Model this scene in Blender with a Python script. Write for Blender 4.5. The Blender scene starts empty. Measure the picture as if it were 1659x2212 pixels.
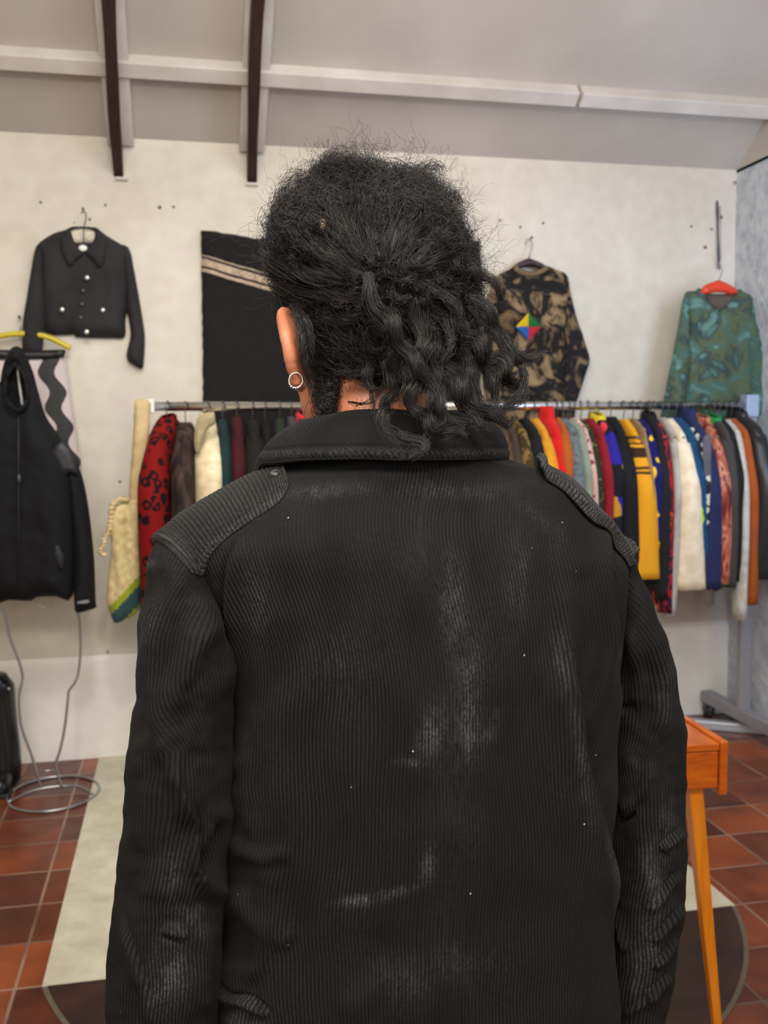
import bpy, bmesh, math, random
import numpy as np
from mathutils import Vector, Matrix, Euler, geometry
from mathutils.bvhtree import BVHTree
random.seed(7); rng = np.random.default_rng(11)
C = bpy.context.scene.collection
PI = math.pi
# ------------------------------------------------------------------ camera
F = 2100.0; CX, CY = 829.5, 1106.0; EYE = np.array([0, 0, 1.5])
def _basis():
    cy = np.array([390-CX, CY-932, -F]); cy /= np.linalg.norm(cy)
    cx = np.array([10600-CX, CY-860, -F]); cx -= cy*cx.dot(cy); cx /= np.linalg.norm(cx)
    return np.array([cx, cy, np.cross(cx, cy)])
R = _basis()
def ray(px, py): return R @ np.array([px-CX, CY-py, -F])
def at(px, py, Y):
    r = ray(px, py); return Vector(EYE + r*Y/r[1])
def fl(px, py, z=0.0):
    r = ray(px, py); return Vector(EYE + r*(z-1.5)/r[2])
def onplane(px, py, p0, n):
    r = ray(px, py); n = np.array(n); t = n.dot(np.array(p0)-EYE)/n.dot(r); return Vector(EYE + r*t)
def proj(P):
    c = R.T @ (np.asarray(P)-EYE); return CX - c[0]/c[2]*F, CY + c[1]/c[2]*F
cam = bpy.data.cameras.new('camera'); co = bpy.data.objects.new('camera', cam); C.objects.link(co)
co.matrix_world = Matrix([[*R[0], 0], [*R[1], 0], [*R[2], 1.5], [0, 0, 0, 1]])
cam.sensor_fit = 'VERTICAL'; cam.sensor_height = 36; cam.lens = 36*F/2212
cam.dof.use_dof = True; cam.dof.focus_distance = 0.93; cam.dof.aperture_fstop = cam.lens/3.4
cam.clip_start = 0.02
bpy.context.scene.camera = co
vs = bpy.context.scene.view_settings
bpy.context.scene.display_settings.display_device = 'sRGB'
vs.view_transform = 'Standard'; vs.look = 'None'; vs.exposure = 0.1; vs.gamma = 1; vs.use_curve_mapping = False
# ------------------------------------------------------------------ materials
def lin(c):
    return tuple(((v/255)/12.92 if v/255 <= .04045 else ((v/255+.055)/1.055)**2.4) for v in c)+(1.0,)
MATS = {}
class NT:
    def __init__(s, name):
        s.m = bpy.data.materials.new(name); s.m.use_nodes = True; s.t = s.m.node_tree
        s.b = s.t.nodes['Principled BSDF']; s.tc = None
    def n(s, typ, **kw):
        nd = s.t.nodes.new(typ)
        for k, v in kw.items(): setattr(nd, k, v)
        return nd
    def l(s, a, b): s.t.links.new(a, b)
    def obj(s):
        if not s.tc: s.tc = s.n('ShaderNodeTexCoord')
        return s.tc.outputs['Object']
    def noise(s, scale, detail=3, rough=.5, dist=0, vec=None):
        nd = s.n('ShaderNodeTexNoise'); nd.inputs['Scale'].default_value = scale; nd.inputs['Detail'].default_value = detail
        nd.inputs['Roughness'].default_value = rough; nd.inputs['Distortion'].default_value = dist
        s.l(vec if vec is not None else s.obj(), nd.inputs['Vector']); return nd.outputs['Fac']
    def ramp(s, fac, stops, interp='LINEAR'):
        r = s.n('ShaderNodeValToRGB'); r.color_ramp.interpolation = interp
        e = r.color_ramp.elements
        while len(e) < len(stops): e.new(.5)
        for i, (p, c) in enumerate(stops):
            e[i].position = p; e[i].color = c if len(c) == 4 else lin(c)
        s.l(fac, r.inputs[0]); return r.outputs[0]
    def bump(s, h, strength=.3, dist=.002, norm=None):
        b = s.n('ShaderNodeBump'); b.inputs['Strength'].default_value = strength; b.inputs['Distance'].default_value = dist
        s.l(h, b.inputs['Height'])
        if norm is not None: s.l(norm, b.inputs['Normal'])
        s.l(b.outputs[0], s.b.inputs['Normal']); return b.outputs[0]
    def mix(s, a, b, fac, mode='MIX'):
        m = s.n('ShaderNodeMix', data_type='RGBA', blend_type=mode)
        for i, v in ((0, fac), (6, a), (7, b)):
            if isinstance(v, (float, int)): m.inputs[i].default_value = v
            elif isinstance(v, tuple): m.inputs[i].default_value = v
            else: s.l(v, m.inputs[i])
        return m.outputs[2]
    def math(s, op, a, b=0.0, c=None):
        m = s.n('ShaderNodeMath', operation=op)
        for i, v in enumerate((a, b) if c is None else (a, b, c)):
            if isinstance(v, (float, int)): m.inputs[i].default_value = v
            else: s.l(v, m.inputs[i])
        return m.outputs[0]
    def col(s, v):
        if isinstance(v, tuple): s.b.inputs['Base Color'].default_value = v
        else: s.l(v, s.b.inputs['Base Color'])
    def set(s, **kw):
        for k, v in kw.items(): s.b.inputs[k].default_value = v
        return s
def fabric(name, c, rough=.85, c2=None, scale=14, bump=.35, sheen=.25, fine=220):
    if name in MATS: return MATS[name]
    t = NT(name); base = lin(c); d = lin(c2) if c2 else tuple(v*.8 for v in base[:3])+(1,)
    t.col(t.ramp(t.noise(scale, 4), [(.35, d), (.65, base)]))
    t.set(Roughness=rough, **{'Sheen Weight': sheen*.5*min(1, 3*sum(base[:3])/3), 'Sheen Roughness': .5, 'Specular IOR Level': .3})
    t.bump(t.noise(fine, 2), bump, .001)
    MATS[name] = t.m; return t.m
def plain(name, c, rough=.5, metal=0.0, bump=0, scale=40):
    if name in MATS: return MATS[name]
    t = NT(name); base = lin(c); d = tuple(v*.88 for v in base[:3])+(1,)
    t.col(t.ramp(t.noise(scale, 3), [(.3, d), (.7, base)])); t.set(Roughness=rough, Metallic=metal)
    if bump: t.bump(t.noise(scale*3, 3), bump, .001)
    MATS[name] = t.m; return t.m
def blotch(name, cols, scale=9, dist=1.2, fine=220, rough=.85, detail=4, interp='LINEAR', stretch=None):
    if name in MATS: return MATS[name]
    t = NT(name); vec = None
    if stretch:
        mp = t.n('ShaderNodeMapping'); mp.inputs['Scale'].default_value = stretch; t.l(t.obj(), mp.inputs[0]); vec = mp.outputs[0]
    n = len(cols); st = [(.36+.30*i/max(1, n-1), cols[i]) for i in range(n)]
    t.col(t.ramp(t.noise(scale, detail, .55, dist, vec), st, interp)); t.set(Roughness=rough, **{'Specular IOR Level': .25})
    t.bump(t.noise(fine, 2), .3, .001); MATS[name] = t.m; return t.m
def spots(name, base, rings, scale=22, ring=True, cols=None, thr=(.22, .42), rough=.9):
    if name in MATS: return MATS[name]
    t = NT(name); v = t.n('ShaderNodeTexVoronoi'); v.inputs['Scale'].default_value = scale; v.inputs['Randomness'].default_value = .85
    ad = t.n('ShaderNodeTexNoise'); ad.inputs['Scale'].default_value = scale*1.3; t.l(t.obj(), ad.inputs[0])
    mx = t.mix(t.obj(), ad.outputs['Color'], .04); t.l(mx, v.inputs['Vector'])
    d = v.outputs['Distance']
    if ring: st = [(0, base), (thr[0], base), (thr[0]+.03, rings), (thr[1], rings), (thr[1]+.04, base)]
    else: st = [(0, rings), (thr[0], rings), (thr[0]+.04, base)]
    c = t.ramp(d, st)
    if cols:
        sc = t.n('ShaderNodeSeparateColor'); t.l(v.outputs['Color'], sc.inputs[0])
        cc = t.ramp(sc.outputs[0], [(i/len(cols), k) for i, k in enumerate(cols)], 'CONSTANT')
        c = t.mix(cc, lin(base), t.ramp(d, [(thr[0], (0, 0, 0, 1)), (thr[0]+.05, (1, 1, 1, 1))]))
    t.col(c); t.set(Roughness=rough, **{'Specular IOR Level': .25}); t.bump(t.noise(200, 2), .4, .0015)
    MATS[name] = t.m; return t.m
def bands(name, stops, rough=.85, axis=2, wob=.0):
    """colour bands along an object axis: stops (coordinate metres, colour)"""
    if name in MATS: return MATS[name]
    t = NT(name); sp = t.n('ShaderNodeSeparateXYZ'); t.l(t.obj(), sp.inputs[0])
    lo, hi = stops[0][0], stops[-1][0]+1e-3
    f = t.math('DIVIDE', t.math('SUBTRACT', t.math('ADD', sp.outputs[axis], t.math('MULTIPLY', t.noise(20, 2), wob)), lo), hi-lo)
    t.col(t.ramp(f, [((p-lo)/(hi-lo), c) for p, c in stops], 'CONSTANT')); t.set(Roughness=rough, **{'Specular IOR Level': .25})
    t.bump(t.noise(220, 2), .3, .001); MATS[name] = t.m; return t.m
# ------------------------------------------------------------------ mesh helpers
def link(o, parent=None):
    C.objects.link(o)
    if parent is not None:
        o.parent = parent; o.matrix_parent_inverse = parent.matrix_world.inverted() if parent.type != 'X' else Matrix()
    return o
def mesh_obj(name, verts, faces, mat, parent=None, smooth=True, uv=None, origin=None):
    me = bpy.data.meshes.new(name)
    vv = np.asarray(verts, dtype=float)
    org = np.zeros(3)
    if parent is None and len(vv):
        org = np.array(origin) if origin is not None else np.array([(vv[:, 0].min()+vv[:, 0].max())/2, (vv[:, 1].min()+vv[:, 1].max())/2, vv[:, 2].min()])
    elif parent is not None:
        q = parent
        while q is not None: org = org+np.array(q.location); q = q.parent
    vv = vv-org
    me.from_pydata([tuple(v) for v in vv], [], [tuple(f) for f in faces]); me.update()
    if smooth: me.polygons.foreach_set('use_smooth', [True]*len(me.polygons))
    for m in (mat if isinstance(mat, (list, tuple)) else [mat]): me.materials.append(m)
    o = bpy.data.objects.new(name, me); C.objects.link(o)
    if parent is not None: o.parent = parent
    else: o.location = org
    return o
def tag(o, label, cat, group=None):
    o['label'] = label; o['category'] = cat
    if group: o['group'] = group
    return o
def structure(o, label=None):
    o['kind'] = 'structure'
    if label: o['label'] = label
    return o
def empty(name, loc):
    o = bpy.data.objects.new(name, None); C.objects.link(o); o.location = loc; o.empty_display_size = .05; return o
class MB:
    def __init__(s): s.v = []; s.f = []; s.mi = []
    def add(s, v, f, mi=0):
        b = len(s.v); s.v += [tuple(p) for p in v]; s.f += [tuple(i+b for i in q) for q in f]; s.mi += [mi]*len(f); return s
    def quadbox(s, p, mi=0):   # 8 corners: bottom 4 ccw, top 4 ccw
        return s.add(p, [(3, 2, 1, 0), (4, 5, 6, 7), (0, 1, 5, 4), (1, 2, 6, 5), (2, 3, 7, 6), (3, 0, 4, 7)], mi)
    def box(s, a, b, mi=0):
        x0, y0, z0 = a; x1, y1, z1 = b
        return s.quadbox([(x0, y0, z0), (x1, y0, z0), (x1, y1, z0), (x0, y1, z0), (x0, y0, z1), (x1, y0, z1), (x1, y1, z1), (x0, y1, z1)], mi)
    def tube(s, pts, r, n=8, closed=False, mi=0):
        pts = [Vector(p) for p in pts]; m = len(pts); rr = r if isinstance(r, (list, tuple)) else [r]*m
        T = []
        for i in range(m):
            a = pts[(i-1) % m] if (closed or i > 0) else pts[i]; b = pts[(i+1) % m] if (closed or i < m-1) else pts[i]
            T.append((b-a).normalized())
        nrm = T[0].orthogonal().normalized(); vs_, fs = [], []
        for i in range(m):
            nrm = (nrm - T[i]*nrm.dot(T[i])).normalized(); bn = T[i].cross(nrm)
            for k in range(n):
                a = 2*PI*k/n; vs_.append(pts[i]+(nrm*math.cos(a)+bn*math.sin(a))*rr[i])
        for i in range(m if closed else m-1):
            j = (i+1) % m
            for k in range(n): fs.append((i*n+k, i*n+(k+1) % n, j*n+(k+1) % n, j*n+k))
        if not closed: fs += [tuple(range(n))[::-1], tuple((m-1)*n+k for k in range(n))]
        return s.add(vs_, fs, mi)
    def rings(s, rings, cap=True, mi=0):
        n = len(rings[0]); v = [p for r in rings for p in r]; f = []
        for i in range(len(rings)-1):
            for k in range(n): f.append((i*n+k, i*n+(k+1) % n, (i+1)*n+(k+1) % n, (i+1)*n+k))
        if cap: f += [tuple(range(n))[::-1], tuple((len(rings)-1)*n+k for k in range(n))]
        return s.add(v, f, mi)
    def sphere(s, c, r, n=12, m=8, sc=(1, 1, 1), mi=0):
        rg = []
        for i in range(m+1):
            a = PI*i/m; rg.append([(c[0]+sc[0]*r*max(math.sin(a), .02)*math.cos(2*PI*k/n), c[1]+sc[1]*r*max(math.sin(a), .02)*math.sin(2*PI*k/n), c[2]-sc[2]*r*math.cos(a)) for k in range(n)])
        return s.rings(rg, True, mi)
    def build(s, name, mat, parent=None, smooth=True, origin=None):
        o = mesh_obj(name, s.v, s.f, mat, parent, smooth, origin=origin)
        if any(s.mi): o.data.polygons.foreach_set('material_index', s.mi)
        return o
def bevel(o, w=.003, seg=2):
    m = o.modifiers.new('b', 'BEVEL'); m.width = w; m.segments = seg; m.limit_method = 'ANGLE'
    for p in o.data.polygons: p.use_smooth = False
    return o
def catmull(pts, n=8, closed=False):
    P = [np.array(p, float) for p in pts]; out = []
    m = len(P); rngi = range(m) if closed else range(m-1)
    for i in rngi:
        p1, p2 = P[i], P[(i+1) % m]
        p0 = P[i-1] if (i > 0 or closed) else 2*p1-p2
        p3 = P[(i+2) % m] if (closed or i+2 < m) else 2*p2-p1
        for k in range(n):
            t = k/n
            out.append(.5*((2*p1)+(-p0+p2)*t+(2*p0-5*p1+4*p2-p3)*t*t+(-p0+3*p1-3*p2+p3)*t**3))
    if not closed: out.append(P[-1])
    return out
def hnoise(x, y, s=1.0, seed=0):
    """cheap smooth value noise on numpy arrays"""
    x = np.asarray(x, float)/s; y = np.asarray(y, float)/s
    xi = np.floor(x).astype(int); yi = np.floor(y).astype(int); fx = x-xi; fy = y-yi
    fx = fx*fx*(3-2*fx); fy = fy*fy*(3-2*fy)
    def h(a, b):
        v = np.sin(a*127.1+b*311.7+seed*74.7)*43758.5453; return v-np.floor(v)
    return (h(xi, yi)*(1-fx)+h(xi+1, yi)*fx)*(1-fy)+(h(xi, yi+1)*(1-fx)+h(xi+1, yi+1)*fx)*fy-.5
def pillow(name, poly, Y, th, mat, parent=None, back=.3, step=9, rad=26, fold=.25, seed=0, holes=(), yfun=None, foldscale=(26, 120), closed=True, mats=None, matf=None, rough_edge=0, smooth=3):
    """inflated cloth panel: outline in photo pixels at wall-parallel distance Y, real thickness th (m)"""
    if smooth: pl = [tuple(p) for p in catmull(poly, smooth, True)]
    else:
        pl = []
        for i in range(len(poly)):
            a, b = np.array(poly[i], float), np.array(poly[(i+1) % len(poly)], float); k = max(1, int(np.linalg.norm(b-a)/step))
            pl += [tuple(a+(b-a)*j/k) for j in range(k)]
    if rough_edge: pl = [(x+random.uniform(-1, 1)*rough_edge, y+random.uniform(-1, 1)*rough_edge) for x, y in pl]
    loops = [pl]+[[tuple(p) for p in catmull(h, 3, True)] for h in holes]
    pts, edges = [], []
    for lp in loops:
        b = len(pts); pts += lp; edges += [(b+i, b+(i+1) % len(lp)) for i in range(len(lp))]
    A = np.array(pts); nb = len(pts)
    x0, y0 = A.min(0); x1, y1 = A.max(0)
    gx, gy = np.meshgrid(np.arange(x0+step/2, x1, step), np.arange(y0+step/2, y1, step)); gx[1::2] += step/2
    G = np.stack([gx.ravel(), gy.ravel()], 1)
    def inside(P, L):
        c = np.zeros(len(P), bool); L = np.array(L)
        for i in range(len(L)):
            a, b = L[i-1], L[i]
            m = ((a[1] > P[:, 1]) != (b[1] > P[:, 1])) & (P[:, 0] < (b[0]-a[0])*(P[:, 1]-a[1])/(b[1]-a[1]+1e-12)+a[0]); c ^= m
        return c
    def dist(P):
        d = np.full(len(P), 1e9)
        for i, j in edges:
            a, b = A[i], A[j]; ab = b-a; t = np.clip(((P-a)@ab)/(ab@ab+1e-9), 0, 1); q = P-(a+t[:, None]*ab); d = np.minimum(d, np.hypot(q[:, 0], q[:, 1]))
        return d
    ins = inside(G, loops[0])
    for h in loops[1:]: ins &= ~inside(G, h)
    G = G[ins]; dg = dist(G); G = G[dg > step*.45]; dg = dg[dg > step*.45]
    allp = [Vector(p) for p in pts]+[Vector(g) for g in G]
    res = geometry.delaunay_2d_cdt(allp, edges, [], 0, 1e-4)
    V = np.array([tuple(v) for v in res[0]]); Fc = res[2]
    cen = np.array([V[list(f)].mean(0) for f in Fc]); keep = inside(cen, loops[0])
    for h in loops[1:]: keep &= ~inside(cen, h)
    Fc = [f for f, k in zip(Fc, keep) if k]
    d = dist(V); d[d < .6] = 0
    q = np.clip(d/rad, 0, 1); infl = np.sqrt(np.maximum(0, 1-(1-q)**2))
    fo = hnoise(V[:, 0]+40*hnoise(V[:, 0], V[:, 1], 90, seed+3), V[:, 1]*foldscale[0]/foldscale[1], foldscale[0], seed)*2
    fo += hnoise(V[:, 0], V[:, 1], 13, seed+9)*.35
    front = infl*th*(1+fold*fo)
    yy = np.full(len(V), float(Y))
    if yfun is not None: yy = yy+np.array([yfun(a, b) for a, b in V])
    vf = [at(V[i, 0], V[i, 1], yy[i]) for i in range(len(V))]
    fv = [p-Vector((0, front[i], 0)) for i, p in enumerate(vf)]
    bv = [p+Vector((0, infl[i]*th*back+.0005, 0)) for i, p in enumerate(vf)]
    n = len(V); faces = []
    for f in Fc:
        a, b, c = [V[i] for i in f[:3]]
        ccw = (b[0]-a[0])*(c[1]-a[1])-(b[1]-a[1])*(c[0]-a[0])
        f = list(f) if ccw < 0 else list(f)[::-1]
        faces.append(f); faces.append([i+n for i in f[::-1]])
    cnt = {}
    for f in Fc:
        for i in range(len(f)):
            e = tuple(sorted((f[i-1], f[i]))); cnt[e] = cnt.get(e, 0)+1
    for (i, j), k in cnt.items():
        if k == 1: faces.append([i, j, j+n, i+n])
    o = mesh_obj(name, fv+bv, faces, mats or mat, parent)
    if matf:
        for pg in o.data.polygons:
            c = np.mean([V[i % n] for i in pg.vertices], 0); pg.material_index = matf(c[0], c[1])
    return o
# ================================================================== ROOM
WY = 4.58; XR = at(1592, 358, WY).x; XL = -2.6; YB = -1.6; ZW = at(800, 326, WY).z
sl = ray(464, 2460); SL = sl[2]/sl[1]           # roof slope (z per y, negative)
def zc(y): return ZW + (y-WY)*SL
YR = 1.5; ZR = zc(YR)
# floor
t = NT('terracotta_tiles')
sp = t.n('ShaderNodeSeparateXYZ'); t.l(t.obj(), sp.inputs[0])
TS = .242
fx = t.math('FRACT', t.math('DIVIDE', t.math('ADD', sp.outputs[0], 20*TS+.475), TS)); fy = t.math('FRACT', t.math('DIVIDE', t.math('ADD', sp.outputs[1], 20*TS-2.665), TS))
ix = t.math('FLOOR', t.math('DIVIDE', t.math('ADD', sp.outputs[0], 20*TS+.475), TS)); iy = t.math('FLOOR', t.math('DIVIDE', t.math('ADD', sp.outputs[1], 20*TS-2.665), TS))
dx = t.math('ABSOLUTE', t.math('SUBTRACT', fx, .5)); dy = t.math('ABSOLUTE', t.math('SUBTRACT', fy, .5))
dm = t.math('MAXIMUM', dx, dy)
cv = t.n('ShaderNodeCombineXYZ'); t.l(ix, cv.inputs[0]); t.l(iy, cv.inputs[1])
wn = t.n('ShaderNodeTexWhiteNoise'); t.l(cv.outputs[0], wn.inputs['Vector'])
base = t.ramp(t.math('ADD', t.math('MULTIPLY', wn.outputs[0], .55), t.math('MULTIPLY', t.noise(7, 4), .6)), [(.2, (62, 26, 16)), (.5, (98, 44, 24)), (.8, (146, 72, 32))])
base = t.mix(base, lin((60, 30, 22)), t.ramp(t.noise(2.6, 5, .6), [(.45, (0, 0, 0, 1)), (.75, (.6, .6, .6, 1))]))
gm = t.ramp(dm, [(.478, (0, 0, 0, 1)), (.488, (1, 1, 1, 1))])
t.col(t.mix(base, t.ramp(t.noise(3, 2), [(.4, (98, 74, 60)), (.6, (150, 120, 100))]), gm))
t.l(t.ramp(t.noise(9, 3), [(.3, (.28, .28, .28, 1)), (.7, (.42, .42, .42, 1))]), t.b.inputs['Roughness'])
t.bump(t.math('SUBTRACT', t.math('MULTIPLY', t.noise(30, 3), .25), gm), .5, .002); M_tile = t.m
t = NT('pale_cement'); t.col(t.ramp(t.noise(9, 6, .65), [(.25, (176, 168, 146)), (.5, (196, 190, 168)), (.75, (214, 208, 188))])); t.set(Roughness=.6); t.bump(t.noise(60, 4), .3, .001); M_cem = t.m
t = NT('dark_brown_stone'); t.col(t.ramp(t.noise(6, 5, .6), [(.35, (34, 18, 15)), (.65, (62, 36, 28))])); t.set(Roughness=.35); t.bump(t.noise(20, 3), .15, .001); M_dark = t.m
M_rim = plain('inlay_rim', (98, 88, 70), .6)
ax0, ax1, ay = -.404, 1.672, 2.655; ac = (.634, 2.97); ar = 1.085
mb = MB(); mb.box((XL-.1, YB-.1, -.05), (XR+.1, WY+.1, 0))
fo = mb.build('floor', [M_tile, M_cem, M_dark, M_rim], smooth=False, origin=(0, 0, 0))
mb = MB(); mb.box((ax0, ay, 0.0002), (ax1, WY, .003))
structure(mb.build('trim_1', M_cem, smooth=False, origin=(0, 0, 0)), 'pale cement strip set into the terracotta floor up to the wall')
def arc(r, z, a0=None):
    a1 = math.asin((ay-ac[1])/r); n = 60; out = []
    for i in range(n+1):
        a = a1+(-PI-2*a1)*i/n; out.append((ac[0]+r*math.cos(a), ac[1]+r*math.sin(a), z))
    return out
def slab(r, z0, z1, mat, nm, lab):
    o = arc(r, z1); u = arc(r, z0); n = len(o); m = MB(); m.add(o+u, [tuple(range(n))[::-1], tuple(range(n, 2*n))]+[(i, (i+1) % n, n+(i+1) % n, n+i) for i in range(n)])
    structure(m.build(nm, mat, smooth=False, origin=(0, 0, 0)), lab)
slab(ar, .0002, .003, M_rim, 'trim_2', 'thin pale rim around the dark half round floor inlay')
slab(ar-.014, .0003, .0042, M_dark, 'trim_3', 'dark brown half round stone inlay in the tiled floor')
structure(fo, 'terracotta tiled floor with pale grout')
# walls
t = NT('white_plaster'); t.col(t.ramp(t.math('ADD', t.math('MULTIPLY', t.noise(1.6, 4, .6), .7), t.math('MULTIPLY', t.noise(14, 5), .3)), [(.35, (196, 187, 172)), (.6, (214, 207, 194))]))
t.set(Roughness=.75); t.bump(t.math('ADD', t.noise(5, 4), t.math('MULTIPLY', t.noise(45, 4), .2)), .35, .006); M_wall = t.m
t = NT('wall_foot_lit_white'); t.col(t.ramp(t.noise(4, 5), [(.35, (230, 227, 218)), (.65, (246, 244, 238))])); t.set(Roughness=.7); t.bump(t.noise(9, 4), .5, .01); M_low = t.m  # whiter colour paints in the light below the clothes' shadow
t = NT('rough_stucco'); t.col(t.ramp(t.noise(14, 6, .65), [(.3, (176, 184, 196)), (.6, (216, 220, 226))])); t.set(Roughness=.85); t.bump(t.noise(26, 6, .7), 1.0, .02); M_stuc = t.m
t = NT('ceiling_paint'); t.col(t.ramp(t.noise(1.3, 4), [(.35, (172, 163, 154)), (.65, (188, 180, 172))])); t.set(Roughness=.8); t.bump(t.noise(12, 3), .1, .004); M_ceil = t.m
t = NT('white_painted_timber'); t.col(t.ramp(t.noise(5, 4), [(.35, (196, 188, 180)), (.65, (212, 205, 198))])); t.set(Roughness=.6); t.bump(t.noise(25, 3), .3, .003); M_wt = t.m
t = NT('dark_stained_timber'); mp = t.n('ShaderNodeMapping'); mp.inputs['Scale'].default_value = (14, 1.5, 1.5); t.l(t.obj(), mp.inputs[0])
t.col(t.ramp(t.noise(5, 4, .6, .4, mp.outputs[0]), [(.3, (30, 16, 10)), (.7, (58, 32, 20))])); t.set(Roughness=.55); t.bump(t.noise(9, 4, .6, 0, mp.outputs[0]), .5, .004); M_beam = t.m
mb = MB(); mb.box((XL-.1, WY, -.05), (XR+.1, WY+.12, ZW+.1)); structure(mb.build('wall_back', M_wall, smooth=False), 'white plaster wall behind the clothes rack')
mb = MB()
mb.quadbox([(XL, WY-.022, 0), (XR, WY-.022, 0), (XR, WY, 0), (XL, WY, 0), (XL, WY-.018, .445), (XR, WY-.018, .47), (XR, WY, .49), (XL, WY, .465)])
structure(mb.build('baseboard_back', M_low, smooth=False), 'low foot of the wall, coloured whiter for the light below the clothes shadow')
gab = [(YB, -.05), (WY+.1, -.05), (WY+.1, zc(WY+.1)+.05), (YR, ZR+.05), (YB, zc(2*YR-YB)+.05)]
for nm, x0, x1, m in (('wall_left', XL-.12, XL, M_wall), ('wall_right', XR, XR+.12, M_stuc)):
    mb = MB(); n = 5; mb.add([(x0, y, z) for y, z in gab]+[(x1, y, z) for y, z in gab], [tuple(range(5)), tuple(range(5, 10))[::-1]]+[(i, i+5, (i+1) % 5+5, (i+1) % 5) for i in range(5)])
    structure(mb.build(nm, m, smooth=False))
mb = MB(); mb.box((XL-.1, YB-.12, -.05), (XR+.1, YB, zc(2*YR-YB)+.1)); structure(mb.build('wall_front', M_wall, smooth=False))
mb = MB()
def slope_slab(y0, z0, y1, z1, x0, x1, th, mb):
    mb.quadbox([(x0, y0, z0), (x1, y0, z0), (x1, y1, z1), (x0, y1, z1), (x0, y0, z0+th), (x1, y0, z0+th), (x1, y1, z1+th), (x0, y1, z1+th)])
slope_slab(YR, ZR, WY+.1, zc(WY+.1), XL-.1, XR+.1, .08, mb)
slope_slab(YB-.1, zc(2*YR-YB+.1), YR, ZR, XL-.1, XR+.1, .08, mb)
structure(mb.build('ceiling', M_ceil, smooth=False), 'sloping painted board ceiling')
# hip panel in the right corner
nC = (0, -SL, 1.0); pC = (0, WY, ZW); 
g_ = [(WY+.02, ZW), (WY+.02, zc(WY+.02)), (YR, ZR), (YB, zc(2*YR-YB)), (YB, ZW)]
mb = MB(); mb.add([(XR-.0015, y, z) for y, z in g_]+[(XR+.01, y, z) for y, z in g_], [tuple(range(5)), tuple(range(5, 10))[::-1]]+[(i, i+5, (i+1) % 5+5, (i+1) % 5) for i in range(5)])
structure(mb.build('trim_4', M_ceil, smooth=False), 'smooth beige gable above the rough right wall')
# rafters: white backing board on the ceiling, dark timber below
nS = Vector((0, -SL, 1)).normalized(); along = Vector((0, -1, -SL)).normalized()
def rafter(px_c, pxs, wdt0, wdt1, lab, nm, drop_px, ytop=2.3):
    xc = at(px_c, 340, WY).x; L = (WY-ytop)/abs(along.y)
    p0 = Vector((xc, WY, ZW)); p1 = p0+along*L
    mb = MB(); w = .056; d = nS*-.05
    mb.quadbox([p0+Vector((-w, 0, 0))+d, p0+Vector((w, 0, 0))+d, p1+Vector((w, 0, 0))+d, p1+Vector((-w, 0, 0))+d, p0+Vector((-w, 0, 0)), p0+Vector((w, 0, 0)), p1+Vector((w, 0, 0)), p1+Vector((-w, 0, 0))])
    # clip backing board behind wall plane
    for i, v in enumerate(mb.v): mb.v[i] = (v[0], min(v[1], WY+.02), v[2])
    structure(mb.build('trim_%d' % nm, M_wt, smooth=False), 'white backing board on the ceiling above the %s' % lab)
    z_end = at(px_c, drop_px, WY).z; dep = (ZW-z_end)
    rg = []; n = 26
    for i in range(n+1):
        f = i/n; p = p0+along*L*f; x = at(pxs, 0, WY).x*0+xc+(.010*math.sin(f*9+px_c)-.004); w = (wdt0+(wdt1-wdt0)*f)/2*(1+.06*math.sin(f*31+px_c))
        if f > .62: w *= 1.25
        top = p+nS*-.05; bot = Vector((0, p.y, p.z-dep-.006*math.sin(f*17)))
        rg.append([(x-w, bot.y, bot.z), (x+w, bot.y, bot.z), (x+w, top.y if i else bot.y, top.z), (x-w, top.y if i else bot.y, top.z)])
    mb = MB(); mb.rings(rg); o = mb.build('roof_rafter', M_beam, smooth=False); bevel(o, .004)
    tag(o, lab+' under the sloping ceiling', 'beam')
    # bolts
    for f, sd in ((.33, -1), (.33, 1), (.38, 1), (.48, -1), (.48, 1)):
        mb = MB(); p = p0+along*L*f; mb.tube([(xc+sd*.02, p.y, p.z-.10), (xc+sd*(.040+.012*random.random()), p.y, p.z-.10)], .006, 6)
        mb.build('bolt', plain('rusty_iron', (40, 28, 24), .7, .6), o)
    m2 = MB(); pb = Vector((xc, WY-.004, z_end)); m2.box((xc-.026, WY-.02, z_end-.012), (xc+.026, WY+.001, z_end-.001)); m2.build('packing_shim', M_wt, o, smooth=False)
    return o
rafter(262, 0, .044, .074, 'left dark timber rafter with a knotty bent edge', 5, 384)
rafter(543, 0, .044, .066, 'right dark timber rafter nearer the middle of the room', 6, 396)
# purlin on the ceiling
pl0 = onplane(-200, 78+12, pC, nC); 
mb = MB()
yp = onplane(700, 178, pC, nC).y; yq = onplane(700, 146, pC, nC).y
xs = [XL, at(1238, 0, yp).x, at(1243, 0, yp).x, XR]
dd = .062
for xa, xb in ((XL, xs[1]), (xs[2]+.006, XR)):
    P = lambda x, y, d: Vector((x, y, zc(y)))-nS*d
    mb.quadbox([P(xa, yq, dd), P(xb, yq, dd), P(xb, yp, dd), P(xa, yp, dd), P(xa, yq, -.01), P(xb, yq, -.01), P(xb, yp, -.01), P(xa, yp, -.01)])
o = mb.build('roof_purlin', M_wt, smooth=False); bevel(o, .004)
tag(o, 'long white painted purlin crossing the sloping ceiling with a gap at its joint', 'beam')
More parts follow.
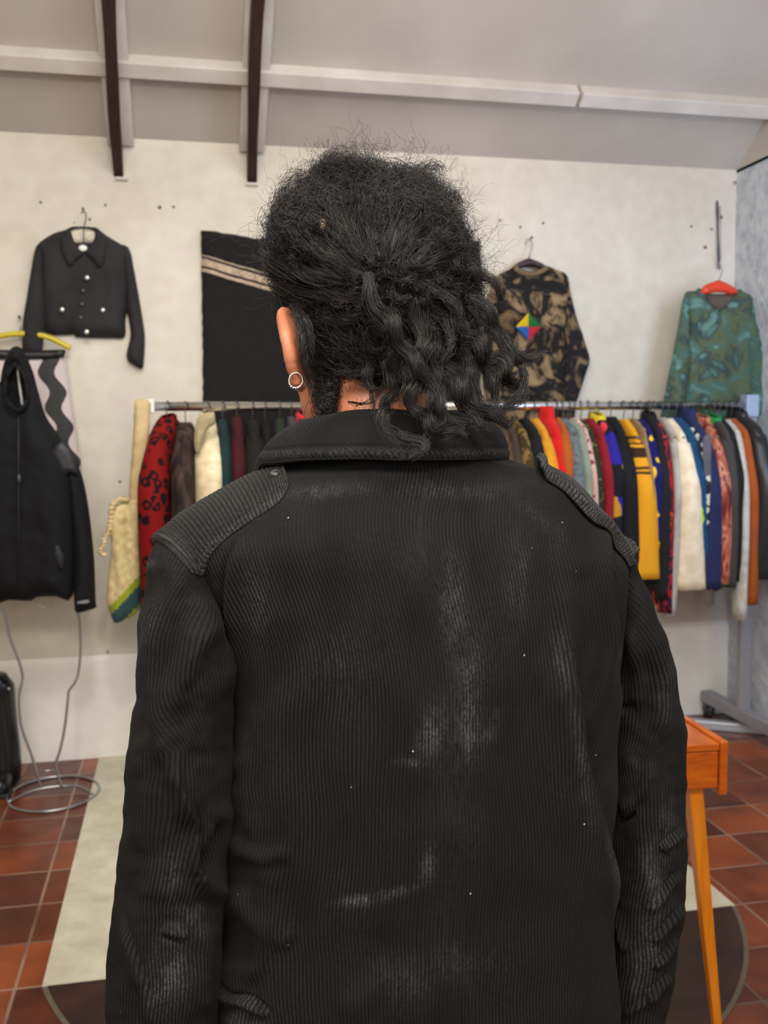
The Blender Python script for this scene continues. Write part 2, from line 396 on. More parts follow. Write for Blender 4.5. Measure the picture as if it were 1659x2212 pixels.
# wall marks
holes = [(88, 437), (228, 443), (345, 448), (375, 447), (194, 474), (1080, 476), (1124, 491), (1173, 482), (1493, 489), (1537, 495), (259, 1040), (233, 1408)]
M_plug = plain('grey_wall_plug', (120, 108, 96), .8)
for i, (x, y) in enumerate(holes):
    p = at(x, y, WY); mb = MB(); mb.tube([(p.x, WY+.001, p.z), (p.x, WY-.003, p.z)], .006 if i not in (2,) else .0085, 10)
    o = mb.build('wall_plug', M_plug); tag(o, 'small grey filled screw hole in the white wall', 'screw hole', 'filled screw holes in the wall')
M_chip = blotch('chipped_plaster', [(170, 156, 138), (140, 120, 98)], 30, 1)
for (x, y, w, h, lb) in ((205, 482, 16, 5, 'small scuffed plaster chip right of the grey jacket hook'), (160, 481, 12, 4, 'small scuffed plaster chip left of the grey jacket hook'), (1113, 517, 16, 6, 'scuffed plaster chip left of the sweatshirt hook'), (1146, 516, 14, 8, 'scuffed plaster chip behind the sweatshirt hook'), (1522, 533, 9, 11, 'brown rust stained hole in the wall left of the metal hanging strap'), (1587, 400, 7, 34, 'brown stained crack down the wall corner'), (1558, 470, 8, 18, 'rust stained chip beside the metal hanging strap')):
    pg = [(x+w*.6*math.cos(a)*(1+.3*math.sin(3*a+x)), y+h*.6*math.sin(a)*(1+.3*math.cos(2*a+y))) for a in np.linspace(0, 2*PI, 12)[:-1]]
    m = blotch('rust_stain', [(150, 112, 76), (92, 60, 36)], 40, 1) if 'rust' in lb else M_chip
    o = pillow('plaster_chip', pg, WY+.0006, .0028, m, step=6, rad=5, back=.01); tag(o, lb, 'plaster chip')
# ================================================================== LIGHTS
def area(name, loc, tgt, sx, sy, power, col):
    l = bpy.data.lights.new(name, 'AREA'); l.shape = 'RECTANGLE'; l.size = sx; l.size_y = sy; l.energy = power; l.color = col
    o = bpy.data.objects.new(name, l); C.objects.link(o); o.location = loc
    o.rotation_euler = (Vector(tgt)-Vector(loc)).to_track_quat('-Z', 'Y').to_euler(); return o
area('ceiling_lamp_near', (-.2, -.1, 2.75), (.3, 2.2, .8), 2.5, .4, 66, (1, .94, .86))
area('ceiling_lamp_mid', (.5, 2.2, 3.3), (.6, 3.6, 0), 2.3, 1.3, 52, (1, .97, .92))
area('window_daylight', (2.45, 2.6, 2.0), (2.5, 4.5, 2.1), .5, 1.2, 16, (.55, .72, 1))
area('room_bounce', (.3, -1.3, 1.9), (.6, 4.5, 1.5), 3.5, 2.0, 46, (1, .96, .91))
sp_l = bpy.data.lights.new('added_spot', 'SPOT'); sp_l.energy = 70; sp_l.color = (1, .96, .9); sp_l.spot_size = 1.25; sp_l.spot_blend = .9; sp_l.shadow_soft_size = .09  # added spot without a fixture, brightens the rail's left end and lower wall
so = bpy.data.objects.new('added_spot', sp_l); C.objects.link(so); so.location = (-.1, 2.0, 3.0); so.rotation_euler = (Vector((-.3, 4.4, .7))-Vector(so.location)).to_track_quat('-Z', 'Y').to_euler()
w = bpy.data.worlds.new('world'); bpy.context.scene.world = w; w.use_nodes = True
w.node_tree.nodes['Background'].inputs[0].default_value = (.8, .85, 1, 1); w.node_tree.nodes['Background'].inputs[1].default_value = .3
# ================================================================== RACK
RY = 4.2; RZ = at(1000, 877, RY).z; rx0 = at(322, 880, RY).x; rx1 = at(1618, 882, RY).x
M_chrome = plain('chrome', (240, 240, 240), .2, 1.0)
M_grey = plain('grey_steel_paint', (150, 150, 156), .42, .25)
M_wp = plain('white_plastic', (232, 232, 228), .45)
M_dgrey = plain('dull_steel', (96, 94, 98), .4, .7)
rack = empty('clothes_rack', ((rx0+rx1)/2, RY, 0))
tag(rack, 'long chrome and grey rolling clothes rack full of garments along the wall', 'clothes rack')
MB().tube([(rx0, RY, RZ), (rx1, RY, RZ)], .0195, 16).build('rail', M_chrome, rack)
mb = MB(); mb.box((rx0-.012, RY-.03, RZ-.03), (rx0+.022, RY+.03, RZ+.03)); bevel(mb.build('rail_bracket', M_wp, rack), .006)
mb = MB(); mb.box((rx1-.03, RY-.032, RZ-.055), (rx1+.035, RY+.032, RZ+.05)); bevel(mb.build('rail_bracket', plain('pale_blue_bracket', (150, 165, 190), .5), rack), .006)
for x in (rx0-.035, rx1+.005):
    mb = MB(); mb.box((x-.028, RY-.02, .10), (x+.028, RY+.02, RZ-.03)); bevel(mb.build('upright', M_grey, rack), .004)
    mb = MB(); mb.box((x-.03, RY-.42, .075), (x+.03, RY+.34, .135)); bevel(mb.build('foot_beam', M_grey, rack), .005)
    for dy_ in (-.38, .31):
        y = RY+dy_; mb = MB(); mb.tube([(x-.014, y, .038), (x+.014, y, .038)], .037, 20); mb.tube([(x-.02, y, .038), (x+.02, y, .038)], .012, 10)
        mb.box((x-.022, y-.02, .05), (x-.016, y+.02, .076)); mb.box((x+.016, y-.02, .05), (x+.022, y+.02, .076))
        mb.build('caster', plain('caster_grey', (70, 74, 80), .3, .2), rack)
# second base bar at the right edge
mb = MB(); a = fl(1488, 1571); b = fl(1760, 1594); mb.quadbox([(a.x, a.y-.03, .0), (b.x, b.y-.03, .0), (b.x, b.y+.03, .0), (a.x, a.y+.03, .0), (a.x, a.y-.03, .045), (b.x, b.y-.03, .045), (b.x, b.y+.03, .045), (a.x, a.y+.03, .045)])
o = mb.build('metal_floor_bar', plain('pale_grey_metal', (176, 178, 186), .35, .3), smooth=False); bevel(o, .006)
tag(o, 'pale grey metal bar on the tiles in front of the rack foot', 'metal bar')
# ------------------------------------------------------------------ garments on the rail
M_hook = plain('hanger_wire', (110, 108, 104), .35, .8)
def hanger(x, dirv, nm_lab, up=.0):
    hx = Vector((x, RY, RZ)); pts = []
    for k in range(9):
        a = PI*1.15-(PI*1.25)*k/8; pts.append(hx+dirv*(.024*math.cos(a))+Vector((0, 0, .024*math.sin(a))))
    pts.append(hx+dirv*.006+Vector((0, 0, -.05))); pts.append(hx+Vector((0, 0, -.09)))
    mb = MB(); mb.tube([tuple(p) for p in pts], .0022, 6)
    sh = [hx+dirv*s*.185+Vector((0, 0, z)) for s, z in ((-1, -.15), (-.5, -.115), (0, -.088), (.5, -.115), (1, -.15))]
    mb.tube(sh, .006, 6); o = mb.build('clothes_hanger', M_hook, origin=(hx.x, hx.y, hx.z-.12))
    tag(o, ('wire hanger of the %s' % nm_lab), 'hanger', 'wire hangers on the rack rail'); return o
def garment(kind, label, cat, x, xs, ys, xb, yb, mat, smat=None, yt=905, collar=0.0, t=.026, sw=.058, st=.028, body_b=None, ytc=None, cuff=None, seed=0, short=None, half=.205, fl=0, cmat=None, hk=True):
    """x: rail centre px, (xs,ys) near shoulder px, (xb,yb) near cuff px"""
    rs = np.random.default_rng(seed+5); P0 = at(x, 880, RY); Sf = at(xs, ys, RY-half)
    dx = max(-.17, min(.17, Sf.x-P0.x)); d = Vector((dx, -math.sqrt(half**2-dx*dx), 0)).normalized(); nrm = Vector((-d.y, d.x, 0))   # nrm ~ +X
    if nrm.x < 0: nrm = -nrm
    zt = at(x, yt, RY).z; zs = Sf.z; zb = at(x, body_b or yb-10, RY-.2).z; Bf = at(xb, yb, RY-half-.03); zc_ = Bf.z
    org = Vector((P0.x, RY, 0))
    def pt(s, n, z): p = Vector((P0.x, RY, z))+d*s+nrm*n; return (p.x, p.y, p.z)
    N = 28; rg = []
    ph = rs.uniform(0, 6, 4)
    prof = [(zt, .05, .6), (zt-.012, .062, .8), (zt+(zs-zt)*.45, .12, .9), (zs+.012, .172, 1.), (zs-.02, half-.008, 1.), (zs-.07, half, 1.05), (zs-.14, half-.012, 1.15), (zs-.26, half-.02, 1.2), (zs-(zs-zb)*.7, half-.02, 1.25), (zb+.03, half-.015, 1.3), (zb, half-.02, 1.25), (zb+.004, half-.03, 1.0)]
    zz = np.array([p[0] for p in prof]); 
    for i, (z, hw, tt) in enumerate(prof):
        r = []; fz = max(0, (zs-z)/.5)
        for k in range(N):
            a = 2*PI*k/N; s = hw*math.copysign(abs(math.cos(a))**.7, math.cos(a)); w = t*tt*math.copysign(abs(math.sin(a))**.7, math.sin(a))
            w += fz*.010*math.sin(s*38+ph[0]+z*5)+fz*.006*math.sin(s*77+ph[1])
            r.append(pt(s, w, z+.004*math.sin(5*a+ph[2])*(i > 8)))
        rg.append(r)
    mb = MB(); mb.rings(rg); body = mb.build(kind, mat, origin=tuple(org+Vector((0, 0, zb))))
    tag(body, label, cat, 'garments hanging on the clothes rack')
    # sleeves
    offb = (Bf-Vector((P0.x, RY, Bf.z))).dot(nrm)
    for sd in (1, -1):
        if short: zc2 = zs-short
        else: zc2 = zc_
        rg = []; L = zs-zc2; off = offb if sd == 1 else .01
        for i, f in enumerate(np.linspace(0, 1, 17)):
            s = sd*(half-.045+ (.05*min(1, f*3)) -.012*f*f); n0 = (off*f if sd == 1 else .01*f); z = zs-.012-L*f+.03*(1-f)**6*0
            aw = sw*(.72+.5*min(1, f*4)-.42*f*f); tw = st*(.75+.5*min(1, f*5)-.1*f+fl*f)
            if f > .9 and not fl: aw *= .9
            r = []
            for k in range(20):
                a = 2*PI*k/20; e = 1+.10*math.sin(3*a+f*2+ph[1])*f+.05*math.sin(5*a-f*5+ph[3])*f
                r.append(pt(s+aw*math.cos(a)*e, n0+tw*math.sin(a)*e+.0012*math.sin(f*13+ph[2]), z-.02*math.cos(a)*sd*(1-f)**2))
            rg.append(r)
        mb = MB(); mb.rings(rg); sl_ = mb.build('sleeve', smat or mat, body)
        if cuff:
            cm, ch = cuff; s = sd*(half-.007); n0 = off if sd == 1 else .01; rg = []
            for z in (zc2+ch, zc2+ch*.9, zc2+.004, zc2-.004):
                rg.append([pt(s+sw*.62*math.cos(2*PI*k/16), n0+st*1.3*math.sin(2*PI*k/16), z) for k in range(16)])
            MB().rings(rg).build('cuff', cm, sl_)
    if collar:
        rg = []
        for z, hw, tt in ((zt-.03, .082, .034), (zt+collar*.4, .072, .032), (zt+collar, .062, .028), (zt+collar*1.02, .05, .02), (zt+collar*.3, .052, .02)):
            rg.append([pt(hw*math.cos(2*PI*k/20), tt*math.sin(2*PI*k/20), z+.012*math.cos(2*PI*k/20)*-1) for k in range(20)])
        MB().rings(rg, False).build('collar', cmat or smat or mat, body)
    if hk: hanger(P0.x, d, HL.get(label, label))
    return body
HL = {}
def fb(n, c, **k): return fabric(n, c, **k)
M_leo = spots('red_leopard_fur', (116, 6, 6), (12, 5, 5), 21, True, thr=(.17, .42))
M_fur = blotch('brown_fur', [(26, 18, 16), (52, 38, 32), (74, 58, 50)], 24, .6, fine=90, stretch=(1, 1, .25))
M_cw = fb('cream_wool', (226, 212, 176), c2=(200, 184, 146), scale=30, bump=.6, fine=120)
M_mul = spots('multicolour_print', (20, 18, 30), (0, 0, 0), 11, False, cols=[(40, 30, 130), (240, 96, 30), (20, 150, 150), (240, 70, 84), (24, 24, 30), (180, 130, 30)], thr=(.55, .6))
M_navyel = spots('navy_yellow_print', (18, 20, 84), (236, 190, 20), 16, False, thr=(.34, .4))
M_tart = blotch('dark_multicolour_knit', [(20, 30, 28), (150, 24, 34), (40, 20, 40), (190, 60, 30), (26, 40, 36), (120, 20, 30)], 10, .8, interp='CONSTANT', stretch=(2, 2, .7))
M_satin = blotch('rust_satin', [(90, 30, 26), (150, 70, 54), (196, 130, 100), (110, 36, 30)], 9, 1.5, rough=.35, stretch=(2, 2, .8))
M_flor = spots('pink_floral_print', (196, 160, 150), (90, 50, 50), 34, False, cols=[(120, 40, 50), (230, 214, 200), (80, 70, 60)], thr=(.3, .4))
M_leaf = spots('green_leaf_print', (40, 44, 26), (120, 130, 80), 30, False, thr=(.3, .36))
M_camo = blotch('olive_camouflage', [(60, 48, 26), (120, 96, 50), (84, 70, 36)], 14, 1, interp='CONSTANT')
M_mus = fb('mustard_wool', (216, 150, 26), c2=(196, 132, 20))
def bandm(name, px_list, base):  # bands by photo row on the garment near side, in object z
    pass
G = [
 # kind,label,cat,x,xs,ys,xb,yb,mat,kwargs
 ('fur_coat', 'red leopard print fluffy coat at the left end of the rack', 'coat', 362, 330, 950, 330, 1330, M_leo, dict(yt=903, t=.05, st=.05, sw=.075, body_b=1340, collar=.01)),
 ('fur_coat', 'dark brown fur coat between the red leopard coat and the cream coat', 'coat', 400, 396, 940, 392, 1230, M_fur, dict(yt=912, t=.04, st=.042, sw=.07)),
 ('wool_coat', 'cream wool coat with a big folded collar, third from the left of the rack', 'coat', 447, 452, 935, 458, 1180, M_cw, dict(yt=900, t=.04, st=.05, sw=.075, collar=.02)),
 ('jacket', 'dark teal jacket right of the cream wool coat', 'jacket', 480, 484, 935, 486, 1160, fb('dark_teal', (18, 42, 46)), dict(yt=906, t=.022)),
 ('jacket', 'deep burgundy jacket right of the dark teal jacket', 'jacket', 511, 514, 935, 513, 1160, fb('burgundy', (62, 8, 18)), dict(yt=900, t=.024)),
 ('jacket', 'blackish brown quilted jacket right of the burgundy jacket', 'jacket', 545, 549, 940, 553, 1160, fb('black_brown', (20, 16, 13)), dict(yt=908, t=.03, st=.04)),
 ('shirt', 'black garment between the blackish jacket and the dark green shirt', 'jacket', 572, 578, 945, 582, 1160, fb('flat_black', (12, 11, 12)), dict(yt=912, t=.022)),
 ('shirt', 'dark green shirt left of the grey knit on the rack', 'shirt', 604, 606, 940, 604, 1160, fb('forest_green', (30, 42, 25)), dict(yt=904, t=.026)),
 ('sweater', 'grey knitted sweater right of the dark green shirt', 'sweater', 628, 636, 936, 640, 1160, fb('mid_grey', (62, 62, 60)), dict(yt=900, t=.02)),
 ('fleece', 'slate blue fleece with a red yoke just left of the neck', 'fleece', 655, 664, 925, 668, 1160, fb('slate_blue', (50, 52, 64)), dict(yt=897, t=.03, st=.04, collar=.012, cmat=fb('coral_red', (206, 34, 44)))),
 ('sweater', 'ochre yellow sweater half hidden by the jaw of the person', 'sweater', 686, 698, 925, 704, 1160, fb('ochre', (206, 142, 20)), dict(yt=906, t=.02)),
 ('jacket', 'brown suede jacket behind the hair ends', 'jacket', 1072, 1098, 946, 1100, 1180, fb('suede_brown', (86, 64, 44)), dict(yt=912)),
 ('jacket', 'dark taupe jacket between the suede jacket and the camouflage one', 'jacket', 1090, 1116, 944, 1120, 1180, fb('taupe', (66, 52, 42)), dict(yt=914)),
 ('jacket', 'olive camouflage jacket left of a black one', 'jacket', 1108, 1138, 940, 1146, 1180, M_camo, dict(yt=908)),
 ('jacket', 'plain black jacket left of the plain mustard cardigan', 'jacket', 1132, 1162, 935, 1172, 1200, fb('soft_black', (20, 20, 24)), dict(yt=904, st=.034)),
 ('cardigan', 'plain mustard cardigan left of the bright red jacket', 'cardigan', 1153, 1184, 940, 1202, 1190, M_mus, dict(yt=904, st=.034)),
 ('jacket', 'bright red stand collar jacket', 'jacket', 1180, 1210, 936, 1222, 1200, fb('bright_red', (212, 22, 16)), dict(yt=896, collar=.045, t=.03)),
 ('shirt', 'burnt orange shirt peeking out behind the red jacket', 'shirt', 1203, 1222, 925, 1228, 1150, fb('burnt_orange', (176, 84, 20)), dict(yt=902, t=.018)),
 ('sweater', 'grey blue knitted sweater right of the red jacket', 'sweater', 1214, 1242, 930, 1250, 1190, blotch('grey_blue_knit', [(78, 90, 98), (104, 114, 116), (70, 70, 64)], 16), dict(yt=904, st=.032)),
 ('shirt', 'pale sage green shirt', 'shirt', 1230, 1262, 935, 1272, 1200, fb('sage', (134, 144, 126)), dict(yt=906, st=.026)),
 ('blouse', 'pink floral print blouse right of the sage shirt', 'blouse', 1240, 1272, 935, 1286, 1200, M_flor, dict(yt=902, st=.02, t=.018)),
 ('blouse', 'green leaf print blouse right of the pink floral one', 'blouse', 1254, 1284, 940, 1298, 1200, M_leaf, dict(yt=906, st=.022, t=.018)),
 ('sweater', 'crimson sweater left of the multicolour print shirt', 'sweater', 1270, 1306, 940, 1316, 1200, fb('crimson', (134, 16, 34)), dict(yt=904, st=.028)),
 ('shirt', 'bright multicolour print shirt with a yellow collar', 'shirt', 1290, 1324, 930, 1328, 1200, M_mul, dict(yt=900, st=.034, collar=.015, cmat=fb('lemon', (226, 202, 36)))),
 ('jacket', 'long black jacket left of the striped mustard cardigan', 'jacket', 1318, 1348, 940, 1368, 1240, fb('deep_black', (14, 14, 18)), dict(yt=900, st=.042, t=.034)),
 ('cardigan', 'mustard cardigan with brown stripes across its shoulder', 'cardigan', 1346, 1384, 950, 1399, 1245, None, dict(yt=906, fl=.3, st=.046, sw=.066)),
 ('jacket', 'slim taupe jacket right of the striped mustard cardigan', 'jacket', 1366, 1398, 935, 1408, 1220, fb('warm_taupe', (150, 122, 88)), dict(yt=904, t=.014, st=.014)),
 ('shirt', 'navy shirt with yellow blotches', 'shirt', 1382, 1410, 940, 1418, 1180, M_navyel, dict(yt=906, st=.03)),
 ('jacket', 'black jacket with a padded collar right of the navy and yellow shirt', 'jacket', 1402, 1430, 940, 1436, 1290, fb('ink_black', (22, 22, 28)), dict(yt=900, collar=.02, t=.026)),
 ('sweater', 'dark sweater in a red, orange and green pattern', 'sweater', 1412, 1440, 940, 1444, 1320, M_tart, dict(yt=906, st=.03, sw=.05)),
 ('blouse', 'thin off white blouse hanging lower than the cream coat beside it', 'blouse', 1428, 1462, 945, 1452, 1330, fb('off_white', (178, 170, 160), c2=(150, 142, 134)), dict(yt=902, st=.022, t=.02, body_b=1180)),
 ('coat', 'cream white woollen coat with a wide open sleeve', 'coat', 1440, 1482, 945, 1493, 1268, fb('ivory', (228, 212, 184), c2=(208, 190, 160), scale=20), dict(yt=904, st=.046, fl=.55, sw=.070, t=.03)),
 ('fleece', 'petrol blue fleece right of the cream white coat', 'fleece', 1458, 1500, 940, 1516, 1212, fb('petrol', (14, 66, 104)), dict(yt=902, st=.04, t=.03)),
 ('vest', 'black and white print shirt between the petrol and navy fleeces', 'shirt', 1474, 1516, 945, 1524, 1200, spots('mono_print', (30, 32, 34), (196, 196, 180), 24, False, thr=(.34, .42)), dict(yt=910, st=.02, t=.016)),
 ('fleece', 'navy fleece with a standing collar and a grey zip panel', 'fleece', 1482, 1530, 945, 1540, 1268, fb('navy', (32, 38, 78)), dict(yt=896, collar=.04, st=.046, t=.03)),
 ('blouse', 'shiny rust satin blouse right of the navy fleece', 'blouse', 1516, 1556, 948, 1565, 1256, M_satin, dict(yt=903, collar=.012, st=.032, t=.026)),
 ('jacket', 'charcoal jacket with bright green lining and cuff', 'jacket', 1540, 1578, 940, 1578, 1264, fb('charcoal', (60, 56, 54)), dict(yt=902, collar=.010, cmat=fb('kelly_green', (22, 140, 62)), st=.036, cuff=(fb('kelly_green', (22, 140, 62)), .045))),
 ('jacket', 'black jacket between the charcoal one and the white knit', 'jacket', 1552, 1590, 940, 1592, 1250, fb('coal', (18, 18, 20)), dict(yt=904, st=.028)),
 ('cardigan', 'long light grey knit hanging left of the rust orange shirt', 'cardigan', 1566, 1602, 940, 1606, 1335, fb('light_grey_knit', (190, 186, 178), c2=(160, 154, 146), scale=24), dict(yt=906, st=.026, body_b=1240)),
 ('shirt', 'rust orange long sleeved shirt near the right end of the rack', 'shirt', 1578, 1618, 936, 1628, 1302, fb('rust_orange', (156, 74, 16)), dict(yt=904, st=.026, body_b=1240)),
 ('jacket', 'black leather jacket at the right end of the rack', 'jacket', 1594, 1648, 930, 1652, 1246, plain('black_leather', (26, 26, 28), .38, 0, .6, 18), dict(yt=894, collar=.02, st=.05, sw=.07, t=.04)),
]
t = NT('mustard_brown_stripes'); sp = t.n('ShaderNodeSeparateXYZ'); t.l(t.obj(), sp.inputs[0]); M_musst = t.m
for i, (kind, lab, cat, x, xs, ys, xb, yb, m, kw) in enumerate(G):
    if m is None:
        zb = at(x, yb-10, RY-.2).z
        rel = lambda py: at(xs, py, RY-.22).z-zb
        e = sorted([(rel(y), c) for y, c in ((975, (216, 150, 26)), (1000, (60, 34, 20)), (993, (216, 150, 26)), (990, (60, 34, 20)), (984, (216, 150, 26)), (981, (60, 34, 20)), (966, (60, 34, 20)), (962, (216, 150, 26)), (957, (60, 34, 20)), (953, (216, 150, 26)), (948, (60, 34, 20)), (944, (216, 150, 26)), (1004, (216, 150, 26)))])
        m = bands('mustard_shoulder_stripes', [(-.3, (216, 150, 26)), (rel(1026), (216, 150, 26)), (rel(1022), (70, 40, 22)), (rel(1017), (216, 150, 26)), (rel(1012), (70, 40, 22)), (rel(1006), (216, 150, 26)), (rel(988), (58, 32, 18)), (rel(966), (216, 150, 26)), (rel(960), (70, 40, 22)), (rel(955), (216, 150, 26)), (rel(948), (70, 40, 22)), (rel(942), (216, 150, 26)), (rel(860), (216, 150, 26))], wob=.008)
    HL[lab] = ' '.join(lab.split(',')[0].split()[:12])
    for w_ in (' at the left end of the rack', ' near the right end of the rack', ' at the right end of the rack'): HL[lab] = HL[lab].replace(w_, '')
    b = garment(kind, lab, cat, x, xs, ys, xb, yb, m, seed=i, **kw)
    if 'grey zip panel' in lab:
        pillow('zip_panel', [(1519, 948), (1536, 944), (1536, 1000), (1537, 1068), (1526, 1071), (1520, 1010)], RY-.262, .006, fb('panel_grey', (92, 90, 98)), b, rad=6, step=6, fold=0)
    if 'petrol' in lab and 'right of' in lab:
        pillow('lime_insert', [(1506, 1070), (1513, 1078), (1520, 1105), (1525, 1146), (1514, 1122), (1505, 1092)], RY-.262, .01, fb('lime', (176, 216, 30)), b, rad=6, step=6, fold=0)
    if 'cream wool coat' in lab:
        pillow('lapel', [(424, 908), (436, 896), (452, 890), (463, 896), (465, 915), (455, 922), (444, 935), (434, 962), (424, 980), (419, 950)], RY-.255, .03, M_cw, b, rad=14, step=6, fold=.1)
# ------------------------------------------------------------------ cream knitted bag on the left rail end
YB_ = RY-.06
bag = empty('knitted_bag', at(285, 1340, YB_)); tag(bag, 'cream knitted bag with green and teal striped base hanging from the left rack end', 'bag')
bx = lambda *p: [q for q in p]
M_knit = fb('cream_knit', (214, 196, 146), c2=(190, 168, 118), scale=40, bump=.7, fine=150)
t = NT('ribbed_cream_knit'); t.col(t.ramp(t.noise(20, 3), [(.3, (190, 164, 116)), (.7, (214, 190, 142))])); wv = t.n('ShaderNodeTexWave', bands_direction='Z'); wv.inputs['Scale'].default_value = 55; t.l(t.obj(), wv.inputs[0]); t.set(Roughness=.9); t.bump(wv.outputs[1], .6, .003); M_rib = t.m
pillow('strap', [(290, 868), (303, 862), (324, 866), (324, 900), (320, 980), (312, 1040), (306, 1085), (280, 1085), (281, 1030), (286, 960), (290, 900)], YB_, .018, M_rib, bag, rad=8, step=7, fold=.15, back=1)
def bagcol(x, y):
    u = y - (-.42*(x-235)+1312)          # tilted base stripes
    if y < 1235: return 0
    c = y+(x-235)*1.05
    if c < 1310 or y < 1238: return 0
    if c < 1330: return 1
    if c < 1372: return 2
    return 1
pillow('bag_body', [(279, 1078), (300, 1076), (306, 1100), (303, 1160), (305, 1230), (304, 1290), (296, 1322), (272, 1338), (252, 1346), (244, 1340), (233, 1310), (230, 1290), (234, 1240), (240, 1180), (236, 1140), (244, 1100), (262, 1085)], YB_, .045, M_knit, bag, rad=26, step=5, fold=.5, back=1, foldscale=(14, 160), mats=[M_knit, fb('olive_green', (146, 160, 30)), fb('bag_teal', (48, 78, 84))], matf=bagcol, seed=4)
fr = [(274, 1080), (258, 1078), (248, 1086), (242, 1100), (240, 1118), (236, 1132), (234, 1148), (226, 1162), (225, 1176), (218, 1186), (216, 1198)]
mb = MB(); cc = catmull([tuple(at(x, y, YB_-.03)) for x, y in fr], 6)
mb.tube([tuple(np.array(p)+np.array([.006*math.sin(i*1.7), .004*math.cos(i*1.7), 0])) for i, p in enumerate(cc)], [.011-.005*i/len(cc)+.003*math.sin(i*1.9) for i in range(len(cc))], 8); mb.build('frill', M_knit, bag)
mb = MB(); q = at(224, 1198, YB_-.03)
mb.sphere(tuple(q), .011, 10, 6, (1.4, 1, .8)); mb.build('tassel', M_knit, bag)
# ================================================================== WALL GARMENTS
WG = WY-.02
def hook_nail(x, y, lab):
    p = at(x, y, WY); mb = MB(); mb.tube([(p.x, WY, p.z), (p.x, WY-.035, p.z+.004)], .003, 8); mb.sphere((p.x, WY-.036, p.z+.004), .006)
    o = mb.build('wall_hook', plain('black_iron', (20, 18, 18), .5, .6)); tag(o, lab, 'wall hook')
# grey cropped jacket
M_gj = fb('dark_grey_cloth', (44, 42, 44), c2=(36, 34, 36), scale=6, bump=.2, sheen=.1)
jk = empty('cropped_jacket', at(185, 728, WG)); tag(jk, 'dark grey cropped jacket with silver buttons hanging high on the left wall', 'jacket')
pillow('body', [(112, 506), (140, 497), (152, 491), (164, 489), (205, 491), (215, 497), (232, 510), (262, 528), (280, 540), (281, 600), (276, 660), (271, 690), (270, 726), (246, 730), (165, 728), (160, 722), (98, 718), (90, 650), (84, 560), (78, 532)], WG, .05, M_gj, jk, rad=34, fold=.3, seed=1, holes=[[(152, 498), (175, 494), (202, 498), (206, 515), (198, 524), (160, 524), (152, 515)]])
pillow('sleeve', [(82, 530), (92, 545), (94, 600), (98, 680), (95, 720), (90, 768), (86, 772), (50, 763), (48, 745), (50, 690), (58, 640), (66, 590), (74, 545)], WG-.03, .04, M_gj, jk, rad=18, fold=.3, seed=2)
pillow('sleeve', [(262, 534), (274, 533), (283, 548), (288, 575), (300, 640), (309, 695), (313, 730), (311, 775), (308, 795), (296, 793), (276, 778), (274, 760), (282, 725), (278, 690), (272, 660), (270, 600)], WG-.01, .04, M_gj, jk, rad=18, fold=.3, seed=3)
pillow('collar', [(132, 512), (150, 497), (160, 520), (176, 546), (182, 548), (166, 560), (150, 575), (134, 545)], WG-.06, .012, M_gj, jk, rad=8, fold=.1, seed=4, step=6)
pillow('collar', [(206, 497), (222, 510), (232, 525), (226, 560), (214, 578), (200, 560), (184, 546), (192, 535), (204, 515)], WG-.06, .012, M_gj, jk, rad=8, fold=.1, seed=5, step=6)
M_btn = plain('silver_button', (200, 196, 190), .3, .8)
for x, y, r in ((188, 600, 6), (134, 669, 6), (222, 670, 5.5), (187, 717, 6)):
    p = at(x, y, WG-.062); mb = MB(); mb.sphere(tuple(p), r*WG/F*.9, 12, 8, (1, .5, 1)); mb.build('silver_button', M_btn, jk)
for x, y in ((179, 628), (177, 657), (174, 686)):
    p = at(x, y, WG-.058); mb = MB(); mb.sphere(tuple(p), .0085, 12, 8, (1, .4, 1)); mb.build('dark_button', plain('dark_green_button', (50, 58, 54), .35), jk)
hg = empty('padded_hanger', at(180, 520, WG)); tag(hg, 'white padded hanger with a thin hook inside the dark grey cropped jacket', 'hanger')
pillow('padded_arm', [(120, 530), (146, 508), (158, 498), (178, 495), (200, 499), (212, 508), (245, 530), (235, 540), (206, 528), (156, 528), (130, 540)], WG+.005, .02, spots('lace_print', (214, 206, 186), (110, 110, 96), 60, False, thr=(.2, .28)), hg, rad=8, step=6)
mb = MB(); mb.tube([tuple(at(x, y, WG-.045)) for x, y in ((176, 460), (181, 456), (186, 462), (185, 475), (181, 495), (180, 520), (179, 530))], .0025, 8); mb.build('hook', plain('black_iron', (20, 18, 18)), hg)
mb = MB(); mb.sphere(tuple(at(179, 536, WG-.05)), .014, 10, 7, (1.4, .4, 1)); mb.build('bow', M_wp, hg)
hook_nail(181, 457, 'small black hook above the dark grey cropped jacket')
hook_nail(44, 688, 'small dark hook left of the dark grey cropped jacket sleeve')
# dark blanket
t = NT('dark_striped_blanket'); sp = t.n('ShaderNodeSeparateXYZ'); t.l(t.obj(), sp.inputs[0])
bl_poly = [(434, 499), (455, 498), (520, 510), (560, 516), (700, 505), (860, 506), (1000, 518), (1037, 521), (1037, 640), (1038, 760), (1037, 900), (1030, 1070), (800, 1075), (600, 1072), (442, 1070), (439, 900), (438, 760), (436, 620)]
o0 = [at(x, y, WG) for x, y in bl_poly]; oz = min(p.z for p in o0)
xl = o0[0].x; xc_ = (min(p.x for p in o0)+max(p.x for p in o0))/2
u = t.math('DIVIDE', t.math('SUBTRACT', sp.outputs[0], xl-xc_), 1.29)            # 0..1 across
zt_ = at(434, 499, WG).z-oz
dz = t.math('SUBTRACT', zt_, sp.outputs[2])
warp = t.math('MULTIPLY', t.math('SINE', t.math('MULTIPLY', u, 3.1)), .12)
dz = t.math('SUBTRACT', dz, warp); dz = t.math('ADD', dz, t.math('MULTIPLY', t.noise(30, 2), .008))
